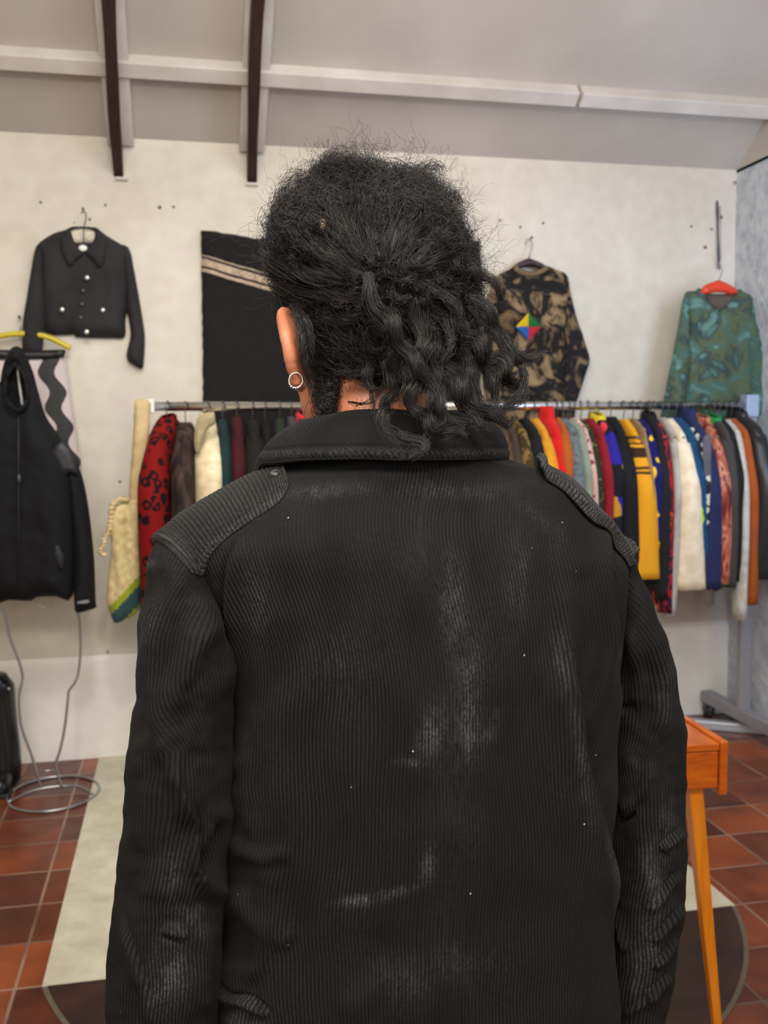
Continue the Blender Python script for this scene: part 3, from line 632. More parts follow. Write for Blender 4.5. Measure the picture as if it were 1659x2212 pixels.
S = lambda a, b: t.math('MULTIPLY', t.math('GREATER_THAN', dz, a), t.math('LESS_THAN', dz, b))
msk = t.math('ADD', t.math('ADD', S(.107, .113), S(.124, .156)), S(.167, .183))
t.col(t.mix(t.ramp(t.noise(30, 3), [(.3, (9, 6, 7)), (.7, (17, 12, 12))]), t.ramp(t.noise(50, 3), [(.3, (160, 140, 118)), (.7, (192, 172, 148))]), msk))
t.set(Roughness=.95); wv = t.n('ShaderNodeTexWave', bands_direction='Z'); wv.inputs['Scale'].default_value = 60; t.l(t.obj(), wv.inputs[0]); t.bump(wv.outputs[1], .4, .002)
o = pillow('woven_blanket', bl_poly, WG, .018, t.m, rad=8, fold=.5, rough_edge=1.2, step=12, smooth=0, foldscale=(60, 500))
tag(o, 'black woven blanket with beige stripes hung on the wall behind the head', 'blanket')
# tie dye sweatshirt
M_td = blotch('brown_tie_dye', [(148, 124, 92), (132, 110, 80), (30, 28, 26), (20, 19, 20), (108, 88, 62)], 6.5, 1.3)
nt = M_td.node_tree
sw = empty('tie_dye_sweatshirt', at(1150, 990, WG)); tag(sw, 'brown and black tie dye sweatshirt with a colourful diamond on the wall', 'sweatshirt')
pillow('body', [(1100, 582), (1114, 572), (1124, 580), (1145, 586), (1168, 580), (1180, 574), (1205, 584), (1226, 596), (1230, 640), (1226, 720), (1222, 800), (1222, 900), (1220, 985), (1060, 985), (1062, 900), (1064, 780), (1062, 700), (1066, 640), (1070, 600)], WG, .05, M_td, sw, rad=30, fold=.3, seed=11)
pillow('sleeve', [(1222, 592), (1230, 620), (1244, 680), (1262, 735), (1274, 775), (1268, 800), (1252, 850), (1244, 880), (1228, 990), (1204, 990), (1212, 880), (1214, 760), (1216, 680), (1216, 620)], WG-.015, .045, blotch('dark_tie_dye', [(120, 100, 74), (30, 28, 32), (24, 24, 28), (130, 108, 80)], 7, 1.5), sw, rad=18, fold=.3, seed=12)
pillow('sleeve', [(1072, 596), (1078, 640), (1076, 760), (1078, 900), (1074, 985), (1050, 985), (1048, 880), (1040, 780), (1044, 700), (1056, 630)], WG-.015, .045, M_td, sw, rad=18, fold=.3, seed=13)
rb = [(1114, 572), (1124, 581), (1145, 587), (1168, 581), (1181, 574), (1185, 582), (1170, 592), (1145, 598), (1122, 592), (1110, 582)]
pillow('neckband', rb, WG-.045, .008, fb('brown_rib', (120, 100, 74)), sw, rad=4, step=5, fold=0)
cx_, cy_ = 1142, 706
for nm, tri, c in (('yellow_patch', [(1114, 706), (1142, 675), (1142, 706)], (210, 176, 30)), ('green_patch', [(1142, 675), (1170, 706), (1142, 706)], (20, 104, 48)), ('blue_patch', [(1114, 706), (1142, 706), (1142, 738)], (30, 88, 160)), ('red_patch', [(1142, 706), (1170, 706), (1142, 738)], (180, 34, 52))):
    pillow(nm, tri, WG-.066, .003, fb(nm, c, scale=30), sw, rad=3, step=5, fold=0, smooth=0)
wh = empty('wooden_hanger', at(1142, 590, WG)); tag(wh, 'dark brown wooden hanger with a metal hook inside the tie dye sweatshirt', 'hanger')
pillow('hanger_arm', [(1106, 588), (1112, 572), (1130, 562), (1142, 558), (1156, 562), (1178, 573), (1184, 588), (1172, 584), (1160, 579), (1142, 577), (1126, 579), (1116, 584)], WG-.02, .02, plain('dark_wood', (54, 34, 32), .4), wh, rad=7, step=5, fold=0)
mb = MB(); mb.tube([tuple(at(x, y, WG-.02)) for x, y in ((1136, 527), (1137, 519), (1144, 517), (1150, 524), (1149, 536), (1144, 548), (1143, 560))], .0032, 8); mb.build('hook', plain('steel_wire', (150, 150, 152), .3, .9), wh)
hook_nail(1143, 518, 'small hook above the tie dye sweatshirt')
# green tie dye top
GT = 4.37
M_gd = blotch('green_tie_dye', [(92, 126, 116), (50, 66, 68), (82, 92, 66), (66, 96, 90), (98, 132, 122)], 6, 1.2)
gt = empty('green_shirt', at(1545, 990, GT)); tag(gt, 'green and teal tie dye long sleeved top on an orange hanger', 'top')
pillow('body', [(1478, 636), (1500, 629), (1516, 625), (1552, 672), (1592, 626), (1608, 632), (1624, 644), (1626, 700), (1622, 780), (1624, 860), (1626, 985), (1470, 985), (1476, 860), (1484, 760), (1482, 700)], GT, .05, M_gd, gt, rad=30, fold=.45, seed=21, foldscale=(22, 200))
pillow('sleeve', [(1484, 634), (1488, 680), (1490, 740), (1488, 800), (1478, 880), (1474, 985), (1420, 985), (1424, 920), (1434, 860), (1450, 780), (1464, 710), (1474, 650)], GT-.015, .045, M_gd, gt, rad=18, fold=.4, seed=22)
pillow('sleeve', [(1618, 640), (1630, 680), (1642, 740), (1654, 800), (1658, 860), (1652, 895), (1634, 910), (1622, 880), (1614, 800), (1610, 720), (1612, 660)], GT-.015, .045, blotch('light_green_tie_dye', [(92, 140, 124), (56, 84, 78), (80, 96, 62)], 6, 1.5), gt, rad=18, fold=.4, seed=23)
pillow('neck_lining', [(1514, 628), (1530, 634), (1570, 634), (1590, 628), (1580, 652), (1556, 674), (1548, 674), (1530, 656)], GT+.004, .02, fb('grey_brown_lining', (90, 80, 72)), gt, rad=8, step=6)
oh = empty('orange_hanger', at(1552, 632, GT)); tag(oh, 'orange plastic hanger with a wire hook inside the green tie dye top', 'hanger')
pillow('hanger_arm', [(1514, 633), (1520, 618), (1540, 609), (1552, 605), (1566, 610), (1588, 622), (1592, 634), (1576, 636), (1566, 633), (1542, 632), (1528, 636)], GT-.03, .018, plain('orange_plastic', (214, 62, 30), .4), oh, rad=6, step=5, fold=0)
mb = MB(); mb.tube([tuple(at(x, y, GT-.03)) for x, y in ((1546, 580), (1550, 574), (1557, 576), (1560, 584), (1558, 594), (1553, 603), (1552, 610))], .003, 8); mb.build('hook', plain('steel_wire', (150, 150, 152)), oh)
st_ = pillow('hanging_strap', [(1547, 440), (1552, 438), (1553, 500), (1556, 572), (1551, 576), (1549, 500)], WG+.005, .008, plain('grey_strap', (74, 76, 84), .5, .4), rad=2.5, step=4, fold=0)
tag(st_, 'narrow dark metal strap above the orange hanger', 'strap')
mb = MB(); mb.tube([tuple(at(x, y, WG-.01)) for x, y in ((1555, 445), (1557, 500), (1557, 560), (1551, 578), (1547, 570), (1552, 500))], .002, 6); o = mb.build('hanging_wire', plain('steel_wire', (150, 150, 152))); tag(o, 'thin looped wire beside the dark metal strap', 'wire')
# ================================================================== LEFT STAND with black fleece
SY = 4.14; sc_ = fl(116, 1716); sx = sc_.x; SY = sc_.y
M_wire = plain('silver_wire', (170, 170, 172), .3, .85)
st = empty('wire_body_form', (sx, SY, 0)); tag(st, 'silver wire body form stand with a round base under the black fleece jacket', 'display stand')
mb = MB(); mb.tube([(sx+.182*math.cos(a), SY+.2*math.sin(a), .006) for a in np.linspace(0, 2*PI, 49)[:-1]], .0055, 8, closed=True); mb.build('base_ring', M_wire, st)
mb = MB(); mb.tube([tuple(p) for p in catmull([(sx-.165, SY-.085, .014), (sx-.09, SY+.0, .02), (sx, SY+.03, .022), (sx+.09, SY+.02, .02), (sx+.16, SY-.06, .014)], 8)], .0055, 8); mb.build('base_bar', M_wire, st)
for nm, pts in (('side_wire', [(88, 1702), (80, 1670), (66, 1625), (48, 1575), (42, 1535), (42, 1500), (49, 1462), (40, 1425), (24, 1385), (13, 1340), (10, 1325), (-6, 1300), (-14, 1250)]), ('side_wire', [(134, 1702), (126, 1678), (121, 1650), (130, 1620), (140, 1570), (147, 1510), (149, 1492), (162, 1474), (170, 1450), (174, 1400), (172, 1350), (168, 1320), (160, 1250)])):
    mb = MB(); mb.tube([tuple(p) for p in catmull([tuple(at(x, y, SY+.02)) for x, y in pts], 5)], .0055, 8); mb.build(nm, M_wire, st)
mb = MB(); mb.tube([tuple(at(80, 1666, SY+.02)), tuple(at(119, 1664, SY+.02))], .004, 8); mb.build('cross_bar', M_wire, st)
mb = MB(); mb.tube([tuple(p) for p in catmull([tuple(at(x, y, SY+.02)) for x, y in ((76, 1290), (80, 1304), (95, 1312), (110, 1306), (118, 1288))], 5)], .002, 6); mb.build('hanging_loop', M_wire, st)
FY = SY-.02
M_fl = fb('black_fleece', (10, 11, 15), c2=(6, 7, 10), scale=5, sheen=.3)
M_nyl = plain('black_nylon', (20, 21, 27), .5)
fj = empty('fleece_jacket', at(90, 1295, FY)); tag(fj, 'black fleece jacket on the wire body form at the left edge', 'jacket')
pillow('body', [(18, 760), (32, 748), (46, 752), (60, 775), (72, 805), (84, 850), (100, 900), (120, 930), (146, 968), (162, 1010), (164, 1120), (158, 1285), (120, 1288), (80, 1290), (66, 1298), (20, 1296), (-60, 1290), (-70, 1000), (-50, 920), (-10, 880), (4, 800)], FY, .10, M_fl, fj, rad=60, fold=.25, seed=31, back=.8, foldscale=(40, 300), holes=[[(38, 792), (50, 815), (57, 850), (52, 874), (38, 882), (20, 868), (12, 845), (16, 815), (26, 796)]])
pillow('collar_rim', [(38, 784), (56, 812), (64, 850), (56, 882), (38, 892), (14, 874), (6, 845), (10, 812), (24, 788)], FY-.08, .02, M_fl, fj, rad=6, step=6, fold=0, holes=[[(38, 794), (50, 815), (56, 850), (50, 872), (38, 880), (22, 866), (14, 845), (18, 815), (27, 798)]])
pillow('lining', [(36, 770), (60, 810), (66, 850), (56, 884), (36, 890), (12, 872), (4, 845), (8, 812)], FY+.08, .01, M_fl, fj, rad=6, fold=0)
pillow('hang_loop', [(36, 795), (39, 794), (44, 830), (50, 872), (46, 874), (40, 835)], FY+.06, .003, M_wp, fj, rad=2, step=4, fold=0)
pillow('sleeve', [(140, 958), (160, 985), (178, 1030), (188, 1075), (196, 1130), (203, 1200), (205, 1240), (207, 1300), (208, 1312), (186, 1320), (164, 1323), (160, 1300), (158, 1240), (156, 1150), (148, 1060), (140, 1010)], FY-.02, .06, M_fl, fj, rad=24, fold=.25, seed=33, back=.8)
pillow('shoulder_patch', [(108, 974), (134, 950), (160, 985), (170, 1025), (150, 1022), (130, 1034), (124, 1010)], FY-.085, .012, M_nyl, fj, rad=8, fold=0)
pillow('pocket_trim', [(102, 1124), (116, 1145), (130, 1180), (140, 1215), (128, 1232), (112, 1200), (102, 1160)], FY-.105, .006, M_nyl, fj, rad=5, fold=0)
pillow('cuff_mark', [(168, 1300), (190, 1296), (191, 1303), (168, 1305)], FY-.085, .002, fb('pale_stitching', (120, 120, 124)), fj, rad=2, step=4, fold=0)
mb = MB(); mb.tube([tuple(at(40, y, FY-.105)) for y in (900, 1000, 1100, 1285)], .003, 6); mb.build('zip', M_nyl, fj)
mb = MB(); p = at(41, 1035, FY-.115); mb.sphere(tuple(p), .01, 8, 6, (.8, .4, 1.8)); mb.build('zip_pull', plain('grey_zip', (70, 72, 82), .3, .6), fj)
# yellow hanger and patterned trousers behind
TY = WY-.06
yh = empty('yellow_hanger', at(60, 740, TY)); tag(yh, 'yellow plastic hanger behind the sleeve of the grey cropped jacket', 'hanger')
mb = MB(); mb.tube([tuple(p) for p in catmull([tuple(at(x, y, TY-.01)) for x, y in ((-60, 748), (-20, 732), (10, 724), (45, 721), (80, 723), (110, 731), (135, 743), (152, 752))], 6)], .0125, 10); mb.build('hanger_arm', plain('yellow_plastic', (200, 180, 40), .45), yh)
mb = MB(); mb.tube([tuple(at(x, y, TY-.01)) for x, y in ((45, 721), (44, 706), (47, 694), (44, 689))], .003, 8); mb.build('hook', plain('steel_wire', (150, 150, 152)), yh)
ch = empty('clip_hanger', at(70, 775, TY)); tag(ch, 'black bar clip hanger below the yellow hanger', 'hanger')
pillow('clip_bar', [(-60, 756), (0, 755), (60, 757), (140, 755), (142, 760), (138, 772), (100, 776), (40, 776), (-60, 776)], TY-.03, .016, plain('black_plastic', (16, 16, 20), .5), ch, rad=6, fold=0, smooth=0)
TP0 = [at(x, y, TY) for x, y in ((-40, 770), (138, 762), (180, 1100), (-60, 1272), (-60, 1000))]; to_ = ((min(p.x for p in TP0)+max(p.x for p in TP0))/2, min(p.z for p in TP0))
q_ = at(138, 850, TY); TOFF = 2.0-(q_.x-to_[0]+.16*(q_.z-to_[1]))
t = NT('wavy_stripe_print'); sp = t.n('ShaderNodeSeparateXYZ'); t.l(t.obj(), sp.inputs[0])
wv = t.math('MULTIPLY', t.math('SINE', t.math('MULTIPLY', sp.outputs[2], 41.0)), .017)
ss = t.math('ADD', t.math('ADD', sp.outputs[0], wv), t.math('MULTIPLY', sp.outputs[2], .16))
fr_ = t.math('FRACT', t.math('DIVIDE', t.math('ADD', ss, TOFF), .125))
t.col(t.ramp(fr_, [(0, (196, 182, 180)), (.42, (196, 182, 180)), (.44, (46, 48, 46)), (.98, (46, 48, 46))], 'CONSTANT')); t.set(Roughness=.8); t.bump(t.noise(90, 3), .3, .001)
tr = pillow('patterned_trousers', [(-40, 770), (60, 772), (138, 762), (146, 800), (152, 850), (160, 900), (170, 960), (176, 1010), (180, 1080), (180, 1200), (178, 1272), (-60, 1272), (-60, 1000)], TY, .03, t.m, rad=20, fold=.4, seed=41, smooth=0)
tag(tr, 'pink grey and black wavy striped trousers hanging behind the black fleece', 'trousers')
# boot
by = fl(20, 1708).y+.05
bt = empty('boot', fl(16, 1706)); tag(bt, 'tall shiny black rubber boot standing at the left edge', 'boot')
M_boot = plain('black_rubber', (14, 15, 18), .22)
def pxw(x, y, Y): return at(x, y, Y)
rg = []
for y, xl_, xr_, dep in ((1456, -24, 8, .05), (1458, -30, 14, .06), (1480, -30, 31, .065), (1500, -34, 33, .068), (1560, -34, 38, .066), (1610, -32, 44, .066), (1650, -34, 47, .070), (1685, -40, 46, .08), (1700, -46, 42, .085)):
    a, b = at(xl_, y, by), at(xr_, y, by); c = (a+b)/2; w = (b.x-a.x)/2
    rg.append([(c.x+w*math.cos(2*PI*k/24), by+dep*math.sin(2*PI*k/24), max(c.z, .02)) for k in range(24)])
MB().rings(rg).build('shaft', M_boot, bt)
rg = []
for y_, hw, z_ in ((-.30, .02, .05), (-.28, .04, .07), (-.2, .05, .085), (-.1, .052, .11), (0.0, .05, .14), (.06, .04, .12), (.075, .02, .08)):
    cx0 = fl(0, 1706).x
    rg.append([(cx0+hw*1.1*math.cos(2*PI*k/20), by+y_*.5, max(.012, z_*.5+z_*.5*math.sin(2*PI*k/20))) for k in range(20)])
MB().rings(rg).build('foot', M_boot, bt)
mb = MB(); cx0 = fl(0, 1706).x; mb.box((cx0-.06, by-.15, 0), (cx0+.06, by+.08, .02)); bevel(mb.build('sole', plain('sole_rubber', (22, 22, 24), .6), bt), .006)
mb = MB(); mb.sphere(tuple(at(19, 1488, by-.05)), .006); mb.build('rivet', M_btn, bt)
# radiator at the right wall corner
rd = empty('radiator', (XR-.03, 4.2, .9)); tag(rd, 'white ribbed radiator on the right wall behind the last garments', 'radiator')
mb = MB()
for k in range(8): mb.box((XR-.05, 3.9+k*.06, .78), (XR, 3.94+k*.06, 1.12))
o = mb.build('rib_panel', M_wp, rd)
mb = MB(); mb.box((XR-.04, 3.88, .80), (XR-.0, 4.4, .83)); mb.box((XR-.04, 3.88, 1.07), (XR, 4.4, 1.10)); mb.build('header_pipe', M_wp, rd)
# ================================================================== TABLE
TZ = .74
k0 = fl(1572, 1600, TZ); k1 = fl(1480, 1543, TZ); e = (k1-k0).normalized(); e.z = 0; e.normalize(); f_ = Vector((e.y, -e.x, 0)); 
if f_.x > 0: f_ = -f_
TL = .9; TD = .42      # runs left behind the person; depth away from viewer
tb = empty('desk', tuple(k0+f_*TL/2+e*TD/2-Vector((0, 0, TZ)))); tag(tb, 'small orange varnished wooden desk on tapered legs right of the person', 'desk')
t = NT('orange_varnished_wood'); mp = t.n('ShaderNodeMapping'); mp.inputs['Scale'].default_value = (3, 3, 18); t.l(t.obj(), mp.inputs[0])
t.col(t.ramp(t.noise(3, 5, .6, .6, mp.outputs[0]), [(.3, (150, 66, 10)), (.55, (190, 92, 18)), (.75, (206, 110, 26))])); t.set(Roughness=.3, **{'Coat Weight': .3}); M_wood = t.m
t = NT('amber_leg_wood'); mp = t.n('ShaderNodeMapping'); mp.inputs['Scale'].default_value = (20, 20, 2); t.l(t.obj(), mp.inputs[0]); t.col(t.ramp(t.noise(3, 3, .5, .3, mp.outputs[0]), [(.3, (200, 112, 14)), (.7, (224, 136, 28))])); t.set(Roughness=.3); M_leg = t.m
def TP(u, v, z): p = k0+f_*u+e*v; return (p.x, p.y, z)
def tbox(u0, u1, v0, v1, z0, z1): return [TP(u0, v0, z0), TP(u1, v0, z0), TP(u1, v1, z0), TP(u0, v1, z0), TP(u0, v0, z1), TP(u1, v0, z1), TP(u1, v1, z1), TP(u0, v1, z1)]
def part(nm, *b, mat=M_wood): mb = MB(); mb.quadbox(tbox(*b)); bevel(mb.build(nm, mat, tb), .003)
part('side_panel', 0, .019, -.004, TD, TZ-.135, TZ); part('side_panel', TL-.019, TL, -.004, TD, TZ-.135, TZ)
part('tabletop', .02, TL-.02, 0, TD, TZ-.024, TZ-.006); part('drawer_front', .021, TL-.021, .004, .022, TZ-.118, TZ-.026)
part('back_panel', .021, TL-.021, TD-.02, TD-.002, TZ-.118, TZ-.026); part('bottom_panel', .021, TL-.021, .022, TD-.02, TZ-.122, TZ-.110)
for u, v, du, dv in ((.065, .05, -.05, -.06), (TL-.065, .05, .05, -.06), (.065, TD-.05, -.05, .06), (TL-.065, TD-.05, .05, .06)):
    mb = MB(); h = .019; g = .010; zt2 = TZ-.12
    mb.quadbox([TP(u+du-g, v+dv-g, 0), TP(u+du+g, v+dv-g, 0), TP(u+du+g, v+dv+g, 0), TP(u+du-g, v+dv+g, 0), TP(u-h, v-h, zt2), TP(u+h, v-h, zt2), TP(u+h, v+h, zt2), TP(u-h, v+h, zt2)])
    bevel(mb.build('leg', M_leg, tb), .002)
# ================================================================== PERSON
YP = 1.02
def fastmesh(name, V, quads, mat, parent=None, uv=None, attr=None, origin=None, tris=False):
    V = np.asarray(V, float); org = np.zeros(3)
    if parent is None: org = np.array(origin if origin is not None else (0, 0, 0), float)
    else:
        q = parent
        while q is not None: org = org+np.array(q.location); q = q.parent
    me = bpy.data.meshes.new(name); Q = np.asarray(quads, np.int32); k = Q.shape[1]
    me.vertices.add(len(V)); me.vertices.foreach_set('co', (V-org).astype(np.float32).ravel())
    me.loops.add(Q.size); me.loops.foreach_set('vertex_index', Q.ravel())
    me.polygons.add(len(Q)); me.polygons.foreach_set('loop_start', np.arange(0, Q.size, k, dtype=np.int32))
    me.polygons.foreach_set('use_smooth', np.ones(len(Q), bool))
    me.update(calc_edges=True)
    if attr is not None:
        for nm, a in attr.items():
            at_ = me.attributes.new(nm, 'FLOAT', 'POINT'); at_.data.foreach_set('value', np.asarray(a, np.float32).ravel())
    me.materials.append(mat)
    o = bpy.data.objects.new(name, me); C.objects.link(o)
    if parent is None: o.location = org
    else: o.parent = parent
    return o
def grid_quads(nr, nc, wrap=True):
    i = np.arange(nr-1)[:, None]*nc; j = np.arange(nc if wrap else nc-1)[None, :]; j2 = (j+1) % nc
    return np.stack([i+j, i+j2, i+nc+j2, i+nc+j], -1).reshape(-1, 4)
def interp_rows(rows, ys):
    r = np.array(rows, float); out = []
    for c in range(1, r.shape[1]):
        # monotone-ish smooth: cubic hermite with finite differences
        x, y = r[:, 0], r[:, c]; m = np.gradient(y, x); k = np.clip(np.searchsorted(x, ys)-1, 0, len(x)-2); h = x[k+1]-x[k]; t = np.clip((ys-x[k])/h, 0, 1)
        out.append((2*t**3-3*t**2+1)*y[k]+(t**3-2*t**2+t)*h*m[k]+(-2*t**3+3*t**2)*y[k+1]+(t**3-t**2)*h*m[k+1])
    return out
def projv(P):
    c = (P-EYE)@R; return CX-c[..., 0]/c[..., 2]*F, CY+c[..., 1]/c[..., 2]*F
def polydist(x, y, pl):
    """signed distance (right of a downward polyline = +), and along-fraction"""
    best = np.full(x.shape, 1e9); sg = np.zeros(x.shape); fr = np.zeros(x.shape); n = len(pl)-1
    for i in range(n):
        ax, ay_ = pl[i]; bx_, by_ = pl[i+1]; dx_, dy_ = bx_-ax, by_-ay_; t = np.clip(((x-ax)*dx_+(y-ay_)*dy_)/(dx_*dx_+dy_*dy_), 0, 1)
        qx, qy = x-(ax+t*dx_), y-(ay_+t*dy_); d = np.hypot(qx, qy); s = np.sign(dy_*qx-dx_*qy); m = d < best
        best = np.where(m, d, best); sg = np.where(m, s, sg); fr = np.where(m, (i+t)/n, fr)
    return best*np.where(sg == 0, 1, sg), fr
def fold(x, y, pl, amp, w, kind='ridge', w2=None):
    pl = [tuple(p) for p in catmull(pl, 5)]
    d, f = polydist(x, y, pl); env = np.clip(np.minimum(f, 1-f)*5, 0, 1); env = env*env*(3-2*env)
    if kind == 'ridge': g = np.exp(-(d/w)**2)
    elif kind == 'lap':   # smooth rise from the left, sharp fall on the right
        g = np.where(d < 0, np.exp(-(d/w)**2), np.exp(-(d/(w2 or w*.18))**2)) - .5*np.where(d > 0, np.exp(-((d-w*.35)/(w*.35))**2), 0)
    elif kind == 'lapr':
        g = np.where(d > 0, np.exp(-(d/w)**2), np.exp(-(d/(w2 or w*.18))**2)) - .5*np.where(d < 0, np.exp(-((d+w*.35)/(w*.35))**2), 0)
    return amp*g*env
WALE = .0038
def cloth_tube(name, rows, bcol, ycen, n_back, n_front, foldf, phasef, parent, mat, y0, y1, dy_, expo=2.35, wamp=.0019, wearf=None, capt=False, capb=False):
    """rows: (py, left px, right px, half depth, centre depth)"""
    ys = np.arange(y0, y1+.1, dy_); L, Rr, B, YC = interp_rows(rows, ys); nr = len(ys); L0, R0 = L.copy(), Rr.copy()
    for _ in range(4):      # true outline of the rounded tube as seen, not of its middle plane
        Lw = np.array([at(l, y, yc) for l, y, yc in zip(L, ys, YC)]); Rw = np.array([at(r, y, yc) for r, y, yc in zip(Rr, ys, YC)])
        aa = (Rw[:, 0]-Lw[:, 0])/2; cc_ = (Rw[:, 0]+Lw[:, 0])/2; th_ = np.linspace(-PI, PI, 121); e_ = 2/expo; c_, s_ = np.cos(th_), np.sin(th_)
        PP = np.stack([cc_[:, None]+aa[:, None]*(np.sign(c_)*np.abs(c_)**e_), YC[:, None]+B[:, None]*(np.sign(s_)*np.abs(s_)**e_), np.repeat(((Lw[:, 2]+Rw[:, 2])/2)[:, None], 121, 1)], -1)
        qx, _q = projv(PP); L = L+(L0-qx.min(1)); Rr = Rr+(R0-qx.max(1))
    Lw = np.array([at(l, y, yc) for l, y, yc in zip(L, ys, YC)]); Rw = np.array([at(r, y, yc) for r, y, yc in zip(Rr, ys, YC)])
    cx_ = (Lw[:, 0]+Rw[:, 0])/2; a = (Rw[:, 0]-Lw[:, 0])/2; z = (Lw[:, 2]+Rw[:, 2])/2; tilt = (Rw[:, 2]-Lw[:, 2])/(2*np.maximum(a, 1e-4))
    th = np.concatenate([np.linspace(-1.04*PI, .04*PI, n_back), np.linspace(.04*PI, .96*PI, n_front+2)[1:-1]])   # -pi..0 is the back (towards camera)
    c, s = np.cos(th), np.sin(th); e = 2/expo
    ux = np.sign(c)*np.abs(c)**e; uy = np.sign(s)*np.abs(s)**e
    X = cx_[:, None]+a[:, None]*ux; Y = YC[:, None]+B[:, None]*uy; Z = z[:, None]+tilt[:, None]*(X-cx_[:, None])
    P = np.stack([X, Y, Z], -1)
    # arc length from the middle of the back
    seg = np.linalg.norm(np.roll(P, -1, 1)-P, axis=2); arc = np.cumsum(seg, 1)-seg; k0 = np.argmin(np.abs(th+PI/2)); arc = arc-arc[:, k0:k0+1]
    def normals(P):
        du = np.roll(P, -1, 1)-np.roll(P, 1, 1); dv = np.gradient(P, axis=0); N = np.cross(dv, du); N /= np.linalg.norm(N, axis=2, keepdims=True)+1e-12
        ctr = P-np.stack([np.broadcast_to(cx_[:, None], X.shape), np.broadcast_to(YC[:, None], X.shape), Z], -1)
        if (N*ctr).sum() < 0: N = -N
        return N
    px, py = projv(P); back = np.clip((YC[:, None]+.045-Y)/.05, 0, 1); back = back*back*(3-2*back)
    N = normals(P); P = P+N*(foldf(px, py)*back)[..., None]
    ph = arc/WALE+phasef(px, py)*back
    N2 = normals(P); w = np.sqrt(np.abs(np.cos(PI*ph))+.02)
    P2 = P+N2*(wamp*(w-.5))[..., None]
    wear = wearf(px, py)*back if wearf is not None else np.zeros_like(px)
    V = P2.reshape(-1, 3); nc = P.shape[1]; Q = grid_quads(nr, nc)[:, ::-1]
    return fastmesh(name, V, Q, mat, parent, attr={'wear': wear, 'wale_shade': w}), P
t = NT('black_corduroy')
an = t.n('ShaderNodeAttribute'); an.attribute_name = 'wear'; ap = t.n('ShaderNodeAttribute'); ap.attribute_name = 'wale_shade'
b0 = t.mix(lin((3, 3, 3)), t.ramp(t.noise(12, 4, .6), [(.35, (12, 12, 12)), (.65, (19, 18, 18))]), t.math('POWER', ap.outputs['Fac'], 1.6))  # valleys between wales coloured darker, shade put into the base colour
mp = t.n('ShaderNodeMapping'); mp.inputs['Scale'].default_value = (420, 420, 300); t.l(t.obj(), mp.inputs[0])
strk = t.noise(1, 2, .5, 0, mp.outputs[0])
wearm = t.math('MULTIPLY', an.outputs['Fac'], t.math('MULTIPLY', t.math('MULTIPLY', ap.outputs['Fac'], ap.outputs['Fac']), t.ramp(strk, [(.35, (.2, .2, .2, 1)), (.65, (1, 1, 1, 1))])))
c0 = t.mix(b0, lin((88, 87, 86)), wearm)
vo = t.n('ShaderNodeTexVoronoi'); vo.inputs['Scale'].default_value = 26; t.l(t.obj(), vo.inputs['Vector'])
lint = t.ramp(vo.outputs['Distance'], [(.018, (1, 1, 1, 1)), (.03, (0, 0, 0, 1))])
c0 = t.mix(c0, lin((170, 172, 176)), lint)
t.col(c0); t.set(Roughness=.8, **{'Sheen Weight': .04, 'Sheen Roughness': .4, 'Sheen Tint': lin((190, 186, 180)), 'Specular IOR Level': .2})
mp2 = t.n('ShaderNodeMapping'); mp2.inputs['Scale'].default_value = (1400, 1400, 500); t.l(t.obj(), mp2.inputs[0])
t.bump(t.noise(1, 3, .6, 0, mp2.outputs[0]), .35, .0006); M_cord = t.m
M_skin = NT('skin'); M_skin.col(M_skin.ramp(M_skin.noise(40, 4), [(.3, (164, 98, 68)), (.7, (192, 124, 90))])); M_skin.set(Roughness=.5, **{'Subsurface Weight': .12, 'Subsurface Radius': (.01, .004, .002)}); M_skin.bump(M_skin.noise(400, 2), .15, .0008); M_skin = M_skin.m
# ------------------------------------------------------------------ body (continuous)
def eval_mesh(o):
    dg = bpy.context.evaluated_depsgraph_get(); dg.update(); return bpy.data.meshes.new_from_object(o.evaluated_get(dg))
def skin_chain(name, chains, root):
    verts, edges, rad = [], [], []; idx = {}
    for ch in chains:
        prev = None
        for p in ch:
            key = tuple(round(v, 4) for v in p[:3])
            if key not in idx: idx[key] = len(verts); verts.append(p[:3]); rad.append(p[3])
            i = idx[key]
            if prev is not None: edges.append((prev, i))
            prev = i
    me = bpy.data.meshes.new(name); me.from_pydata(verts, edges, []); me.update(); o = bpy.data.objects.new(name, me); C.objects.link(o)
    m = o.modifiers.new('skin', 'SKIN'); m.use_smooth_shade = True
    sv = me.skin_vertices[0].data if me.skin_vertices else None
    if sv is None: return o
    for i, r in enumerate(rad): sv[i].radius = (r, r); sv[i].use_root = (i == 0)
    s = o.modifiers.new('sub', 'SUBSURF'); s.levels = 1; return o
HC = at(838, 640, 1.045)                     # cranium centre
BX = at(850, 1200, YP).x
parts_v, parts_f = [], []
def addpart(V, Fc):
    b = len(parts_v); parts_v.extend([tuple(map(float, v)) for v in V]); parts_f.extend([tuple(i+b for i in f) for f in Fc])
